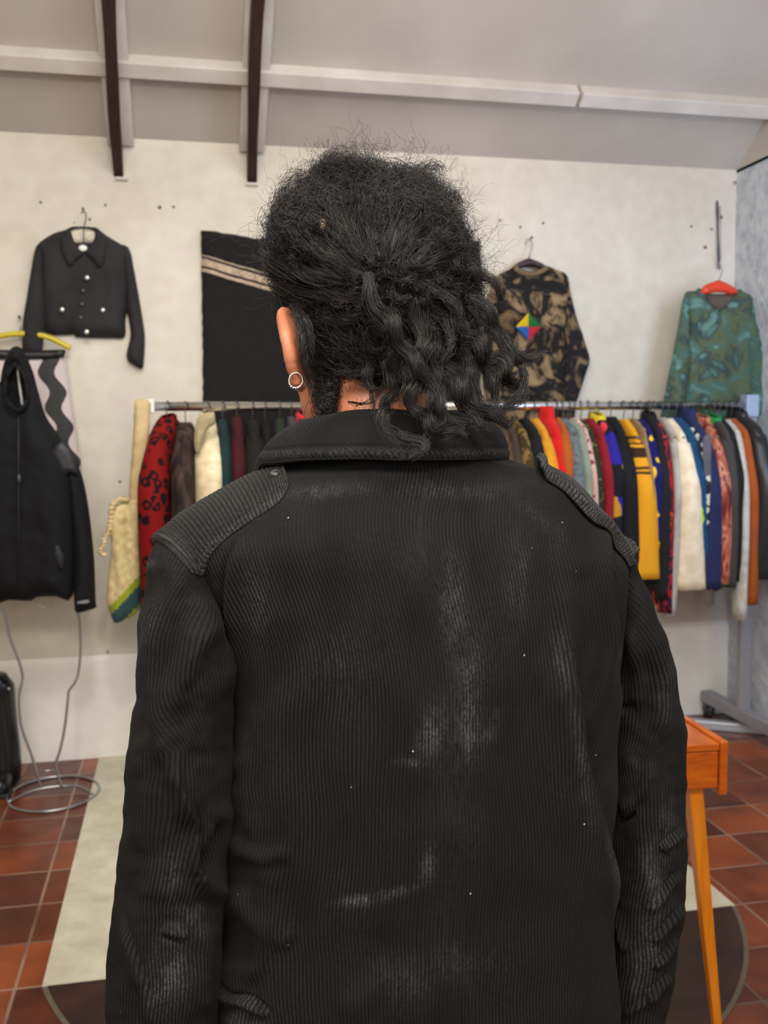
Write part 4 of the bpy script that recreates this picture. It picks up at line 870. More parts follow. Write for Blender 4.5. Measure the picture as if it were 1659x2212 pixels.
# head: shaped sphere, face turned a little to the left and down
yaw = .30; pitch = -.16
fwd = Vector((-math.sin(yaw), math.cos(yaw), 0)); rt = Vector((math.cos(yaw), math.sin(yaw), 0)); up = Vector((0, 0, 1))
rot = Matrix.Rotation(pitch, 3, rt); fwd = rot@fwd; up = rot@up
nt_, npz = 96, 72; V = []
for i in range(npz+1):
    v = PI*i/npz; zz = math.cos(v); rr = max(math.sin(v), .004)
    for k in range(nt_):
        a = 2*PI*k/nt_; x, y, z = rr*math.sin(a), rr*math.cos(a), zz       # y = face direction
        X = x*.076; Y = y*.095; Z = z*.098
        if z < 0:                                                           # jaw and chin
            q = -z; X *= 1-.34*q*q; Z = z*(.098+.038*max(0, y)*q**.5); Y = Y*(1-.12*q)+.012*q*(y > 0)
            if y < 0: Y *= 1-.38*q*q
        if y > 0:
            g = lambda cx, cz, sx, sz: math.exp(-((X-cx)/sx)**2-((Z-cz)/sz)**2)
            Y += .020*g(0, -.038, .010, .013)+.012*g(0, -.015, .007, .022)+.006*g(0, .012, .045, .010)-.010*g(.030, -.006, .014, .010)-.010*g(-.030, -.006, .014, .010)
            Y += .005*g(0, -.068, .022, .006)+.004*g(0, -.078, .018, .005)-.003*g(0, -.073, .024, .002)+.006*g(0, -.108, .018, .014)+.004*g(.04, -.04, .02, .02)+.004*g(-.04, -.04, .02, .02)
            Y += .006*(g(.030, -.006, .010, .006)+g(-.030, -.006, .010, .006))
        V.append(HC+rt*X+fwd*Y+up*Z)
Fq = [(i*nt_+k, (i+1)*nt_+k, (i+1)*nt_+(k+1) % nt_, i*nt_+(k+1) % nt_) for i in range(npz) for k in range(nt_)]
Fq += [tuple(range(nt_)), tuple(npz*nt_+k for k in range(nt_))[::-1]]
addpart(V, Fq)
# neck
mb = MB(); rg = []
for py_, pl, pr, b_, yc_ in ((800, 715, 930, .055, 1.055), (850, 715, 935, .054, 1.045), (900, 716, 955, .056, 1.035), (950, 700, 990, .062, 1.03), (1000, 640, 1060, .07, 1.03)):
    A, B_ = at(pl, py_, yc_), at(pr, py_, yc_); c_ = (A+B_)/2; w_ = (B_.x-A.x)/2
    rg.append([(c_.x+w_*math.cos(2*PI*k/28), yc_+b_*math.sin(2*PI*k/28), c_.z) for k in range(28)])
mb.rings(rg); addpart(mb.v, mb.f)
# jaw corner on the left
mb = MB(); mb.sphere(tuple(at(694, 850, 1.075)), .030, 20, 14, (.8, 1.3, 1.45)); addpart(mb.v, mb.f)
mb = MB(); mb.sphere(tuple(at(676, 800, 1.075)), .026, 20, 14, (.8, 1.2, 1.6)); addpart(mb.v, mb.f)
# ears
def ear(hel, att, th=.0045):
    H = [np.array(p) for p in catmull([tuple(at(*p)) for p in hel], 6)]; A_ = [np.array(p) for p in catmull([tuple(at(*p)) for p in att], 6)]
    n = min(len(H), len(A_)); mb = MB()
    mb.tube([tuple(p) for p in H], [.0042+.0028*math.sin(PI*i/(len(H)-1))+(.0030 if i > len(H)*.8 else 0) for i in range(len(H))], 10); addpart(mb.v, mb.f)
    Vv, Ff = [], []; m = 8
    for sd in (0, 1):
        for i in range(n):
            for j in range(m):
                f = j/(m-1); p = H[i]*(1-f)+A_[i]*f; p = p+np.array([0, (th if sd else -th*.6)-.004*math.sin(PI*f), 0]); Vv.append(p)
    for i in range(n-1):
        for j in range(m-1):
            a = i*m+j; Ff.append((a, a+m, a+m+1, a+1)); b_ = n*m+a; Ff.append((b_, b_+1, b_+m+1, b_+m))
    bd = [i*m for i in range(n)]+[(n-1)*m+j for j in range(1, m)]+[i*m+m-1 for i in range(n-2, -1, -1)]+[j for j in range(m-2, 0, -1)]
    for i in range(len(bd)): a, b_ = bd[i], bd[(i+1) % len(bd)]; Ff.append((a, b_, b_+n*m, a+n*m))
    addpart(Vv, Ff)
ear([(640, 686, 1.045), (614, 672, 1.035), (608, 688, 1.02), (616, 722, 1.005), (624, 760, 1.0), (630, 795, 1.005), (640, 822, 1.015), (650, 836, 1.03)],
    [(662, 700, 1.045), (656, 705, 1.04), (655, 715, 1.03), (656, 735, 1.025), (658, 765, 1.02), (660, 795, 1.025), (662, 815, 1.03), (664, 832, 1.04)])
# mirrored ear on the far side (hidden by hair)
erm = len(parts_v)
mb = MB(); q = HC+rt*.078-fwd*.012-up*.02; mb.sphere(tuple(q), .028, 20, 12, (.3, .55, 1.0)); addpart(mb.v, mb.f)
mb = MB(); mb.tube([tuple(q+rt*.010-fwd*(.014*math.sin(a)+.002)+up*(.004+.026*math.cos(a))) for a in np.linspace(-.5, PI*.92, 22)], .0042, 8); addpart(mb.v, mb.f)
# torso, arms, legs under the clothes
mb = MB(); rg = []
for z_, w_, b_ in ((1.44, .07, .06), (1.40, .13, .07), (1.33, .155, .085), (1.15, .15, .09), (1.0, .145, .10), (.92, .15, .10), (.84, .15, .10), (.80, .10, .07)):
    rg.append([(BX+w_*math.cos(2*PI*k/28), YP+.01+b_*math.sin(2*PI*k/28), z_) for k in range(28)])
mb.rings(rg); addpart(mb.v, mb.f)
def limb(pts):
    cc = catmull([p for p in pts], 6); rg = []
    for i, p in enumerate(cc):
        q0 = np.array(cc[max(0, i-1)][:3]); q1 = np.array(cc[min(len(cc)-1, i+1)][:3]); T = Vector(q1-q0).normalized(); n1 = T.cross(Vector((0, 1, 0))).normalized(); n2 = T.cross(n1)
        rg.append([tuple(Vector(p[:3])+(n1*math.cos(2*PI*k/18)+n2*math.sin(2*PI*k/18))*p[3]) for k in range(18)])
    mb = MB(); mb.rings(rg); addpart(mb.v, mb.f)
def hand(w, sd):
    """relaxed hand: palm and five bent fingers, w wrist, sd=+1 right side of picture"""
    W = Vector(w); d = Vector((0, .10, -1)).normalized(); fwd_ = Vector((0, 1, .1)).normalized(); inn = Vector((-sd, 0, 0))
    rg = []
    for s, a_, b_ in ((0, .026, .020), (.025, .034, .017), (.055, .040, .015), (.085, .041, .013), (.094, .036, .009)):
        c_ = W+d*s; rg.append([tuple(c_+fwd_*a_*math.cos(2*PI*k/18)+inn*b_*math.sin(2*PI*k/18)) for k in range(18)])
    mb = MB(); mb.rings(rg); addpart(mb.v, mb.f)
    for off, L_, r_ in ((.030, .070, .0082), (.010, .078, .0085), (-.010, .072, .0082), (-.029, .058, .0074)):
        p0 = W+d*.082+fwd_*off; p1 = p0+d*L_*.45+inn*.004; p2 = p1+(d*.85+inn*.5).normalized()*L_*.32; p3 = p2+(d*.55+inn*.8).normalized()*L_*.27
        limb([(*p0, r_*1.1), (*p1, r_*1.02), (*p2, r_*.93), (*p3, r_*.75)])
    p0 = W+d*.025+fwd_*.024+inn*.006; p1 = p0+(d*.7+fwd_*.7+inn*.2).normalized()*.035; p2 = p1+(d*.9+fwd_*.35+inn*.3).normalized()*.030; p3 = p2+(d*.95+inn*.35).normalized()*.022
    limb([(*p0, .013), (*p1, .0105), (*p2, .0095), (*p3, .0075)])
for sd, sp_, el, wr in ((-1, at(392, 1290, YP), at(372, 1800, YP+.02), at(330, 2330, YP-.0)), (1, at(1318, 1320, YP+.025), at(1372, 1800, YP+.03), at(1342, 2330, YP+.02))):
    limb([(*sp_, .024), (*((sp_+el)/2), .026), (*el, .028), (*((el+wr)/2), .028), (*wr, .023)]); hand(tuple(wr+Vector((0, 0, .01))), sd)
for sd in (-1, 1):
    limb([(BX+sd*.085, YP+.01, .90, .085), (BX+sd*.09, YP+.01, .70, .078), (BX+sd*.095, YP+.01, .48, .055), (BX+sd*.10, YP-.005, .33, .052), (BX+sd*.10, YP-.01, .12, .038), (BX+sd*.10, YP-.005, .07, .04)])
    mb = MB(); mb.sphere((BX+sd*.105, YP+.06, .045), .05, 16, 10, (.75, 2.3, .7)); addpart(mb.v, mb.f)
me = bpy.data.meshes.new('person_raw'); me.from_pydata(parts_v, [], parts_f); me.update()
tmp = bpy.data.objects.new('tmp', me); C.objects.link(tmp)
m = tmp.modifiers.new('r', 'REMESH'); m.mode = 'VOXEL'; m.voxel_size = .0034; m.use_smooth_shade = True
sm = tmp.modifiers.new('s', 'SMOOTH'); sm.iterations = 4; sm.factor = .5
bm_ = eval_mesh(tmp); bpy.data.objects.remove(tmp)
porg = Vector((BX, YP, 0)); bm_.transform(Matrix.Translation(-porg)); bm_.materials.clear(); bm_.materials.append(M_skin)
for p in bm_.polygons: p.use_smooth = True
person = bpy.data.objects.new('person', bm_); C.objects.link(person); person.location = porg
tag(person, 'person seen from behind in a black corduroy jacket with curly tied back hair', 'person')
# ------------------------------------------------------------------ jacket
jacket = empty('corduroy_jacket', (0, 0, 0)); jacket.parent = person; jacket.location = (0, 0, 1.1)
jacket['label'] = 'worn black corduroy jacket'
T_rows = [(960, 740, 1000, .058, 1.03), (985, 668, 1085, .078, 1.03), (1000, 622, 1138, .088, 1.028), (1020, 580, 1172, .094, 1.025), (1045, 528, 1206, .099, 1.02), (1070, 480, 1236, .104, 1.02), (1100, 428, 1268, .110, 1.02), (1130, 388, 1300, .115, 1.02), (1160, 362, 1328, .119, 1.02), (1190, 362, 1345, .122, 1.02), (1235, 392, 1348, .125, 1.02), (1300, 438, 1347, .128, 1.02), (1350, 470, 1345, .129, 1.02), (1400, 486, 1342, .130, 1.02), (1500, 488, 1338, .130, 1.02), (1600, 486, 1336, .130, 1.02), (1700, 489, 1334, .130, 1.02), (1780, 486, 1331, .130, 1.02), (1850, 476, 1328, .130, 1.02), (1900, 472, 1326, .130, 1.02), (1960, 474, 1327, .131, 1.02), (2030, 464, 1332, .132, 1.02), (2100, 462, 1338, .133, 1.02), (2180, 466, 1344, .134, 1.02), (2300, 470, 1352, .135, 1.02), (2460, 474, 1358, .136, 1.02)]
FR = [(1222, 1380), (1232, 1480), (1246, 1580), (1270, 1690), (1296, 1790), (1318, 1890), (1334, 1990)]
def t_fold(x, y):
    d = fold(x, y, FR, .011, 60, 'lap', 9)
    d += fold(x, y, [(1296, 1130), (1310, 1180), (1312, 1260), (1318, 1330), (1322, 1420)], .007, 26, 'lap', 6)
    d += fold(x, y, [(1330, 1190), (1342, 1240), (1336, 1300), (1322, 1380), (1306, 1450), (1296, 1560)], .006, 16, 'ridge')
    d += fold(x, y, [(1180, 1040), (1215, 1110), (1240, 1190), (1250, 1260)], .004, 30, 'ridge')
    d += fold(x, y, [(1212, 1230), (1216, 1330), (1232, 1440), (1262, 1540), (1290, 1640)], .005, 20, 'ridge')
    d += fold(x, y, [(520, 1150), (500, 1230), (496, 1300), (506, 1380), (500, 1480)], .008, 24, 'lapr', 9)
    d += fold(x, y, [(640, 1420), (610, 1560), (600, 1700), (580, 1850), (540, 1960)], .005, 46, 'ridge')
    d += fold(x, y, [(520, 1560), (528, 1680), (540, 1760), (560, 1850)], .005, 22, 'ridge')
    d += fold(x, y, [(490, 1800), (530, 1836), (580, 1850), (640, 1830)], .006, 18, 'ridge')
    d += fold(x, y, [(490, 1930), (530, 1960), (572, 2010), (560, 2080), (520, 2130)], .008, 22, 'ridge')
    d += fold(x, y, [(600, 1860), (576, 1930), (600, 2010), (640, 2040)], .006, 24, 'ridge')
    d += fold(x, y, [(468, 2120), (500, 2150), (540, 2160), (590, 2200)], .011, 16, 'lap', 5)
    d += fold(x, y, [(480, 2200), (560, 2230), (620, 2290)], .010, 20, 'ridge')
    d += fold(x, y, [(720, 2190), (800, 2150), (850, 2080)], .004, 30, 'ridge')
    d += fold(x, y, [(860, 1200), (820, 1500), (830, 1900), (810, 2200)], -.004, 120, 'ridge')
    d += fold(x, y, [(1010, 1300), (1040, 1600), (1060, 1900), (1090, 2200)], .004, 80, 'ridge')
    d += hnoise(x, y, 90, 1)*.0035+hnoise(x*1.4, y*.5, 60, 2)*.003
    m = np.clip((600-x)/120, 0, 1)*np.clip((y-1500)/200, 0, 1); d += m*(hnoise(x, y*1.3, 42, 5)*.010)
    m = np.clip((x-1100)/120, 0, 1)*np.clip((y-1300)/200, 0, 1)*np.clip((1900-y)/200, 0, 1); d += m*hnoise(x*1.5+y*.3, y*.4, 34, 6)*.005
    return d
def t_phase(x, y):
    dR, _ = polydist(x, y, FR); k = np.clip((dR+4)/14, 0, 1)*np.clip((y-1400)/120, 0, 1)*np.clip((2040-y)/160, 0, 1)
    p = k*.42*(y-1700)/8.9
    p += 5*np.exp(-((x-1150)/160)**2)*np.exp(-((y-1500)/260)**2)
    p += hnoise(x, y*.6, 120, 7)*1.6+hnoise(x, y*.6, 46, 8)*.22
    m = np.clip((640-x)/140, 0, 1)*np.clip((y-1650)/160, 0, 1); p += m*hnoise(x, y, 80, 9)*5
    return p
def blobs(x, y, L_):
    w = np.zeros_like(x)
    for cx0, cy0, rx, ry, a, ang in L_:
        c, s = math.cos(ang), math.sin(ang); u = (x-cx0)*c+(y-cy0)*s; v = -(x-cx0)*s+(y-cy0)*c; w += a*np.exp(-(u/rx)**2-(v/ry)**2)
    return np.clip(w*.8*(.55+1.1*(hnoise(x, y*.4, 12, 21)+.3))+.05+.10*hnoise(x, y*.5, 60, 22), 0, 1)
def t_wear(x, y):
    return blobs(x, y, [(690, 1060, 90, 16, .5, -.1), (965, 1060, 120, 18, .35, 0), (980, 1290, 26, 90, .55, 0), (1010, 1480, 30, 90, .45, .1), (930, 1580, 26, 52, .9, .2), (1010, 1590, 22, 60, .6, 0), (1060, 1570, 18, 40, .5, .5), (770, 1948, 42, 10, 1.0, 0), (850, 1930, 60, 10, .6, -.25), (925, 1870, 16, 34, .7, .2), (890, 1650, 30, 6, .7, .1), (560, 1300, 30, 80, .3, 0), (1120, 1250, 30, 90, .35, 0), (1210, 1420, 14, 60, .5, -.1), (730, 1430, 60, 90, .2, 0), (1000, 2080, 80, 40, .25, 0), (540, 2180, 40, 30, .4, 0), (1240, 1620, 10, 120, .5, -.18), (1310, 1870, 8, 90, .5, -.2), (870, 2120, 60, 50, .3, .6), (1165, 1120, 50, 12, .35, .7)])
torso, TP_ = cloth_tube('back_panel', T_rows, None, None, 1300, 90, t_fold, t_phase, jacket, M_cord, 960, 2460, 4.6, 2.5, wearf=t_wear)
SL_rows = [(1150, 372, 400, .012, 1.0), (1158, 350, 425, .035, 1.0), (1175, 334, 436, .056, 1.0), (1200, 322, 448, .068, 1.0), (1250, 308, 462, .078, 1.0), (1300, 300, 478, .083, 1.0), (1350, 295, 492, .084, 1.0), (1400, 291, 500, .084, 1.0), (1450, 287, 506, .082, 1.0), (1500, 283, 502, .08, 1.0), (1560, 277, 504, .08, 1.0), (1650, 266, 508, .08, 1.0), (1740, 256, 508, .08, 1.0), (1800, 249, 504, .079, 1.0), (1850, 242, 498, .078, 1.0), (1885, 238, 492, .074, 1.0), (1915, 235, 494, .076, 1.0), (1945, 232, 494, .077, 1.0), (1990, 229, 484, .076, 1.0), (2060, 225, 480, .075, 1.0), (2150, 222, 480, .073, 1.0), (2250, 222, 480, .07, 1.0), (2380, 236, 424, .062, 1.0), (2460, 250, 412, .056, 1.0)]
SL_rows = [(r[0], r[1]+(10 if r[0] > 1190 else 5), *r[2:]) for r in SL_rows]
def sl_fold(x, y):
    d = fold(x, y, [(470, 1330), (420, 1400), (380, 1500), (372, 1600), (400, 1700), (410, 1800)], .010, 26, 'ridge')
    d += fold(x, y, [(350, 1260), (330, 1350), (330, 1480), (352, 1600), (350, 1700)], .007, 22, 'ridge')
    d += fold(x, y, [(420, 1280), (450, 1340), (488, 1420), (490, 1500)], .007, 20, 'ridge')
    d += fold(x, y, [(380, 1620), (396, 1700), (420, 1780), (424, 1860), (440, 1900)], .011, 20, 'lap', 10)
    d += fold(x, y, [(424, 1880), (452, 1910), (480, 1920)], .010, 18, 'ridge')
    d += fold(x, y, [(486, 1760), (470, 1830), (440, 1876), (432, 1884)], -.014, 15, 'ridge')
    d += fold(x, y, [(400, 1940), (440, 2040), (430, 2120), (440, 2200)], .007, 24, 'ridge')
    d += fold(x, y, [(258, 1960), (290, 2060), (320, 2150), (340, 2230)], .006, 18, 'lap', 8)
    d += fold(x, y, [(346, 2022), (376, 2030), (408, 2034)], -.008, 5, 'ridge')+fold(x, y, [(346, 2010), (376, 2016), (408, 2022)], .005, 9, 'ridge')
    d += fold(x, y, [(330, 1560), (310, 1700), (300, 1850)], .004, 24, 'ridge')
    return d+hnoise(x+y*.3, y*.7, 50, 31)*.007+hnoise(x, y, 24, 32)*.002
def sl_phase(x, y):
    m = np.clip((1620-y)/250, 0, 1); return m*.5*(y-1300)/8.9+hnoise(x, y*.6, 80, 33)*3.0+hnoise(x, y*.6, 34, 34)*.45
def sl_wear(x, y): return blobs(x, y, [(370, 2100, 40, 50, .8, 0), (350, 2150, 30, 40, .5, 0), (400, 1990, 40, 50, .4, 0), (330, 1350, 20, 60, .35, .3), (370, 1880, 26, 60, .35, 0), (330, 1220, 24, 10, .4, 0)])
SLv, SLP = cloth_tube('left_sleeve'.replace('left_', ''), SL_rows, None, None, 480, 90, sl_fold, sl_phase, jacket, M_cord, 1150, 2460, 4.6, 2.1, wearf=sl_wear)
SR_rows = [(1165, 1310, 1345, .014, 1.03), (1175, 1278, 1358, .034, 1.03), (1195, 1262, 1371, .050, 1.03), (1230, 1252, 1384, .063, 1.035), (1260, 1248, 1388, .070, 1.04), (1310, 1244, 1400, .076, 1.04), (1370, 1244, 1424, .078, 1.04), (1420, 1246, 1444, .078, 1.045), (1490, 1250, 1466, .078, 1.045), (1560, 1256, 1477, .078, 1.045), (1640, 1262, 1479, .078, 1.045), (1700, 1264, 1478, .078, 1.045), (1850, 1266, 1480, .077, 1.045), (1950, 1264, 1475, .076, 1.045), (2020, 1264, 1466, .074, 1.04), (2090, 1262, 1452, .072, 1.04), (2150, 1262, 1440, .071, 1.04), (2212, 1262, 1430, .069, 1.04), (2350, 1272, 1418, .062, 1.035), (2460, 1284, 1410, .056, 1.03)]
def sr_fold(x, y):
    d = fold(x, y, [(1372, 1230), (1400, 1320), (1420, 1400), (1430, 1520), (1420, 1640)], .008, 20, 'ridge')
    d += fold(x, y, [(1350, 1330), (1372, 1420), (1382, 1480), (1372, 1540)], .008, 16, 'ridge')
    d += fold(x, y, [(1335, 1522), (1352, 1528), (1376, 1518)], -.007, 7, 'ridge')
    d += fold(x, y, [(1330, 1768), (1352, 1770), (1380, 1752)], -.010, 7, 'ridge')+fold(x, y, [(1336, 1740), (1360, 1738), (1390, 1700), (1410, 1640)], .006, 12, 'ridge')
    for k, (a, b_) in enumerate((((1395, 1960), (1470, 1880)), ((1400, 2030), (1472, 1950)), ((1404, 2090), (1462, 2020)), ((1390, 2150), (1446, 2100)), ((1345, 2190), (1420, 2130)), ((1420, 1830), (1470, 1790)), ((1352, 2060), (1330, 1960)))):
        d += fold(x, y, [a, ((a[0]+b_[0])/2, (a[1]+b_[1])/2+6), b_], .008, 12, 'lap', 5)
    d += fold(x, y, [(1410, 1640), (1400, 1740), (1390, 1850), (1404, 1960), (1420, 2060)], .007, 22, 'ridge')
    return d+hnoise(x-y*.2, y*.7, 46, 41)*.007+hnoise(x, y, 22, 42)*.002
def sr_phase(x, y):
    m = np.clip((1650-y)/250, 0, 1); return -m*.42*(y-1300)/8.9+hnoise(x, y*.6, 70, 43)*3.0+hnoise(x, y*.6, 34, 44)*.45
def sr_wear(x, y): return blobs(x, y, [(1410, 1900, 30, 90, .7, 0), (1400, 2050, 26, 70, .7, 0), (1440, 1760, 16, 50, .4, 0), (1430, 1480, 14, 60, .45, 0), (1372, 2120, 20, 50, .5, 0), (1370, 1660, 14, 70, .3, 0)])
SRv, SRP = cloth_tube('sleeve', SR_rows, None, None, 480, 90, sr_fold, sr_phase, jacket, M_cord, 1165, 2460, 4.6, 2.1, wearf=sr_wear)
# collision surface for things lying on the shoulders
def surf_bvh(objs, step=1):
    vs_, fs = [], []
    for P in objs:
        P = P[:, ::4]; b = len(vs_); nr, nc = P.shape[:2]; vs_ += [Vector(p) for p in P.reshape(-1, 3)]
        fs += [tuple(int(k)+b for k in q) for q in grid_quads(nr, nc)]
    return BVHTree.FromPolygons(vs_, fs)
BV = surf_bvh([TP_, SLP, SRP])
def cam_hit(px, py, bv=BV):
    r = Vector(ray(px, py)).normalized(); h = bv.ray_cast(Vector(EYE), r); return h[0], r
def slab_on(name, U, L_, h0, th, nL, nW, parent, bv, lift=None, pitch=.0040, wamp=.0008, wear=.35, border=.0045, acc=None, seed=0):
    Uc = np.array([tuple(at(*p)) for p in catmull(U, 12)]); Lc = np.array([tuple(at(*p)) for p in catmull(L_, 12)])
    def res(A, n):
        s = np.r_[0, np.cumsum(np.linalg.norm(np.diff(A, axis=0), axis=1))]; t_ = np.linspace(0, s[-1], n); return np.stack([np.interp(t_, s, A[:, k]) for k in range(3)], 1), s[-1]
    Uc, lu = res(Uc, nL); Lc, ll = res(Lc, nL); wd = np.linalg.norm(Uc-Lc, axis=1).mean()
    Pb = np.zeros((nL, nW, 3)); Nb = np.zeros((nL, nW, 3))
    for i in range(nL):
        for j in range(nW):
            f = j/(nW-1); p = Uc[i]*(1-f)+Lc[i]*f; d = Vector(p)-Vector((BX+(p[0]-BX)*.75, YP, p[2]-.10)); dn_ = d.normalized()
            q, n, _, _ = bv.ray_cast(Vector(p)+dn_*.12, -dn_, .24)
            if q is None: q, n, _, _ = bv.find_nearest(Vector(p))
            if n.dot(d) < 0: n = -n
            Pb[i, j] = q; Nb[i, j] = n
    for it_ in range(300):
        for A in (Pb, Nb):
            if it_ > 40: A[1:-1] = (A[1:-1]*2+A[:-2]+A[2:])/4; continue
            A[1:-1, 1:-1] = (A[1:-1, 1:-1]*2+A[:-2, 1:-1]+A[2:, 1:-1]+A[1:-1, :-2]+A[1:-1, 2:])/6
            A[1:-1, 0] = (A[1:-1, 0]*2+A[:-2, 0]+A[2:, 0])/4; A[1:-1, -1] = (A[1:-1, -1]*2+A[:-2, -1]+A[2:, -1])/4
    Nb /= np.linalg.norm(Nb, axis=2, keepdims=True)
    li = np.linspace(0, 1, nL)[:, None]*ll; fj = np.linspace(0, 1, nW)[None, :]; edge = np.minimum(np.minimum(fj, 1-fj)*wd, np.minimum(li, ll-li))
    lf = np.zeros((nL, nW)) if lift is None else lift(np.linspace(0, 1, nL)[:, None], fj)
    prof = np.clip(edge/.003, 0, 1)**.5; groove = np.exp(-((edge-border*1.6)/.0012)**2)*.0016
    ph = li/pitch+hnoise(np.broadcast_to(fj*30, (nL, nW)), np.broadcast_to(li*300, (nL, nW)), 8, seed)*.5; w = np.sqrt(np.abs(np.cos(PI*ph))+.02)*np.ones((1, nW))
    top = Pb+Nb*(h0+lf+th*prof-groove+wamp*(w-.5)*(prof > .6)*1.0)[..., None]; bot = Pb+Nb*(h0+lf*.9-.001)[..., None]
    V = np.concatenate([top.reshape(-1, 3), bot.reshape(-1, 3)]); Q = grid_quads(nL, nW, False); n = nL*nW
    bd = [i*nW for i in range(nL)]+[(nL-1)*nW+j for j in range(1, nW)]+[i*nW+nW-1 for i in range(nL-2, -1, -1)]+[j for j in range(nW-2, 0, -1)]
    sq = np.array([(bd[i], bd[i-1], bd[i-1]+n, bd[i]+n) for i in range(len(bd))])
    Q = np.concatenate([Q, Q[:, ::-1]+n, sq]); wr = np.clip(wear*(.5+1.2*(hnoise(li*900+0*fj, fj*60+0*li, 20, seed+3)+.3))+.25*np.exp(-((edge-.003)/.003)**2), 0, 1)
    return fastmesh(name, V, Q, M_cord, parent, attr={'wear': np.r_[wr.ravel(), wr.ravel()*0], 'wale_shade': np.r_[w.ravel(), w.ravel()]}), top, Nb
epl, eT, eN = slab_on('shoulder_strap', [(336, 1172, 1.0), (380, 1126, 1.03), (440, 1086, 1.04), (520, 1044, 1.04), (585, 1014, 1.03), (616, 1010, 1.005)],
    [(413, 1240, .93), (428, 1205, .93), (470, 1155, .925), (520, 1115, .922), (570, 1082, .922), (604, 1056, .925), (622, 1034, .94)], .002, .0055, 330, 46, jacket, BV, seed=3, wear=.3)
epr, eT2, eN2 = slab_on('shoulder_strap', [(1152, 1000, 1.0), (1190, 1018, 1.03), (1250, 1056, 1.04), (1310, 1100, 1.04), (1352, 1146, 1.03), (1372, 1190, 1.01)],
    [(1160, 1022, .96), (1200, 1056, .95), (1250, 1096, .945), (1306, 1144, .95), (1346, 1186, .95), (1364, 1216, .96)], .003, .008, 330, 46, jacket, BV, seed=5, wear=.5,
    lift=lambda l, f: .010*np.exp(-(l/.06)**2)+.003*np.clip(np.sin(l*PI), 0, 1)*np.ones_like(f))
# buttons
M_blk = plain('black_button', (12, 12, 13), .4)
def button(px, py, r, T, N, parent):
    # nearest top point to the pixel ray
    x, y = projv(T); k = np.argmin((x-px)**2+(y-py)**2); P = Vector(T.reshape(-1, 3)[k]); n = Vector(N.reshape(-1, 3)[k]).normalized(); view = (Vector(EYE)-P).normalized(); n = (n+view*.9).normalized()
    u = n.orthogonal().normalized(); v = n.cross(u); rg = []
    for rr, h in ((r*.9, 0), (r, .0008), (r, .0018), (r*.93, .0026), (r*.8, .0026), (r*.7, .0016), (r*.05, .0014)):
        rg.append([tuple(P+u*rr*math.cos(2*PI*a/28)+v*rr*math.sin(2*PI*a/28)+n*h) for a in range(28)])
    mb = MB(); mb.rings(rg); b = mb.build('button', M_blk, parent)
    mb = MB()
    for s_ in (1, -1): mb.tube([tuple(P+(u*.7+v*s_*.7)*r*.32+n*.0016), tuple(P+n*.0026), tuple(P-(u*.7+v*s_*.7)*r*.32+n*.0016)], .0005, 6)
    mb.build('thread', plain('grey_thread', (120, 118, 112), .6), parent)
button(596, 1028, .0062, eT, eN, jacket)
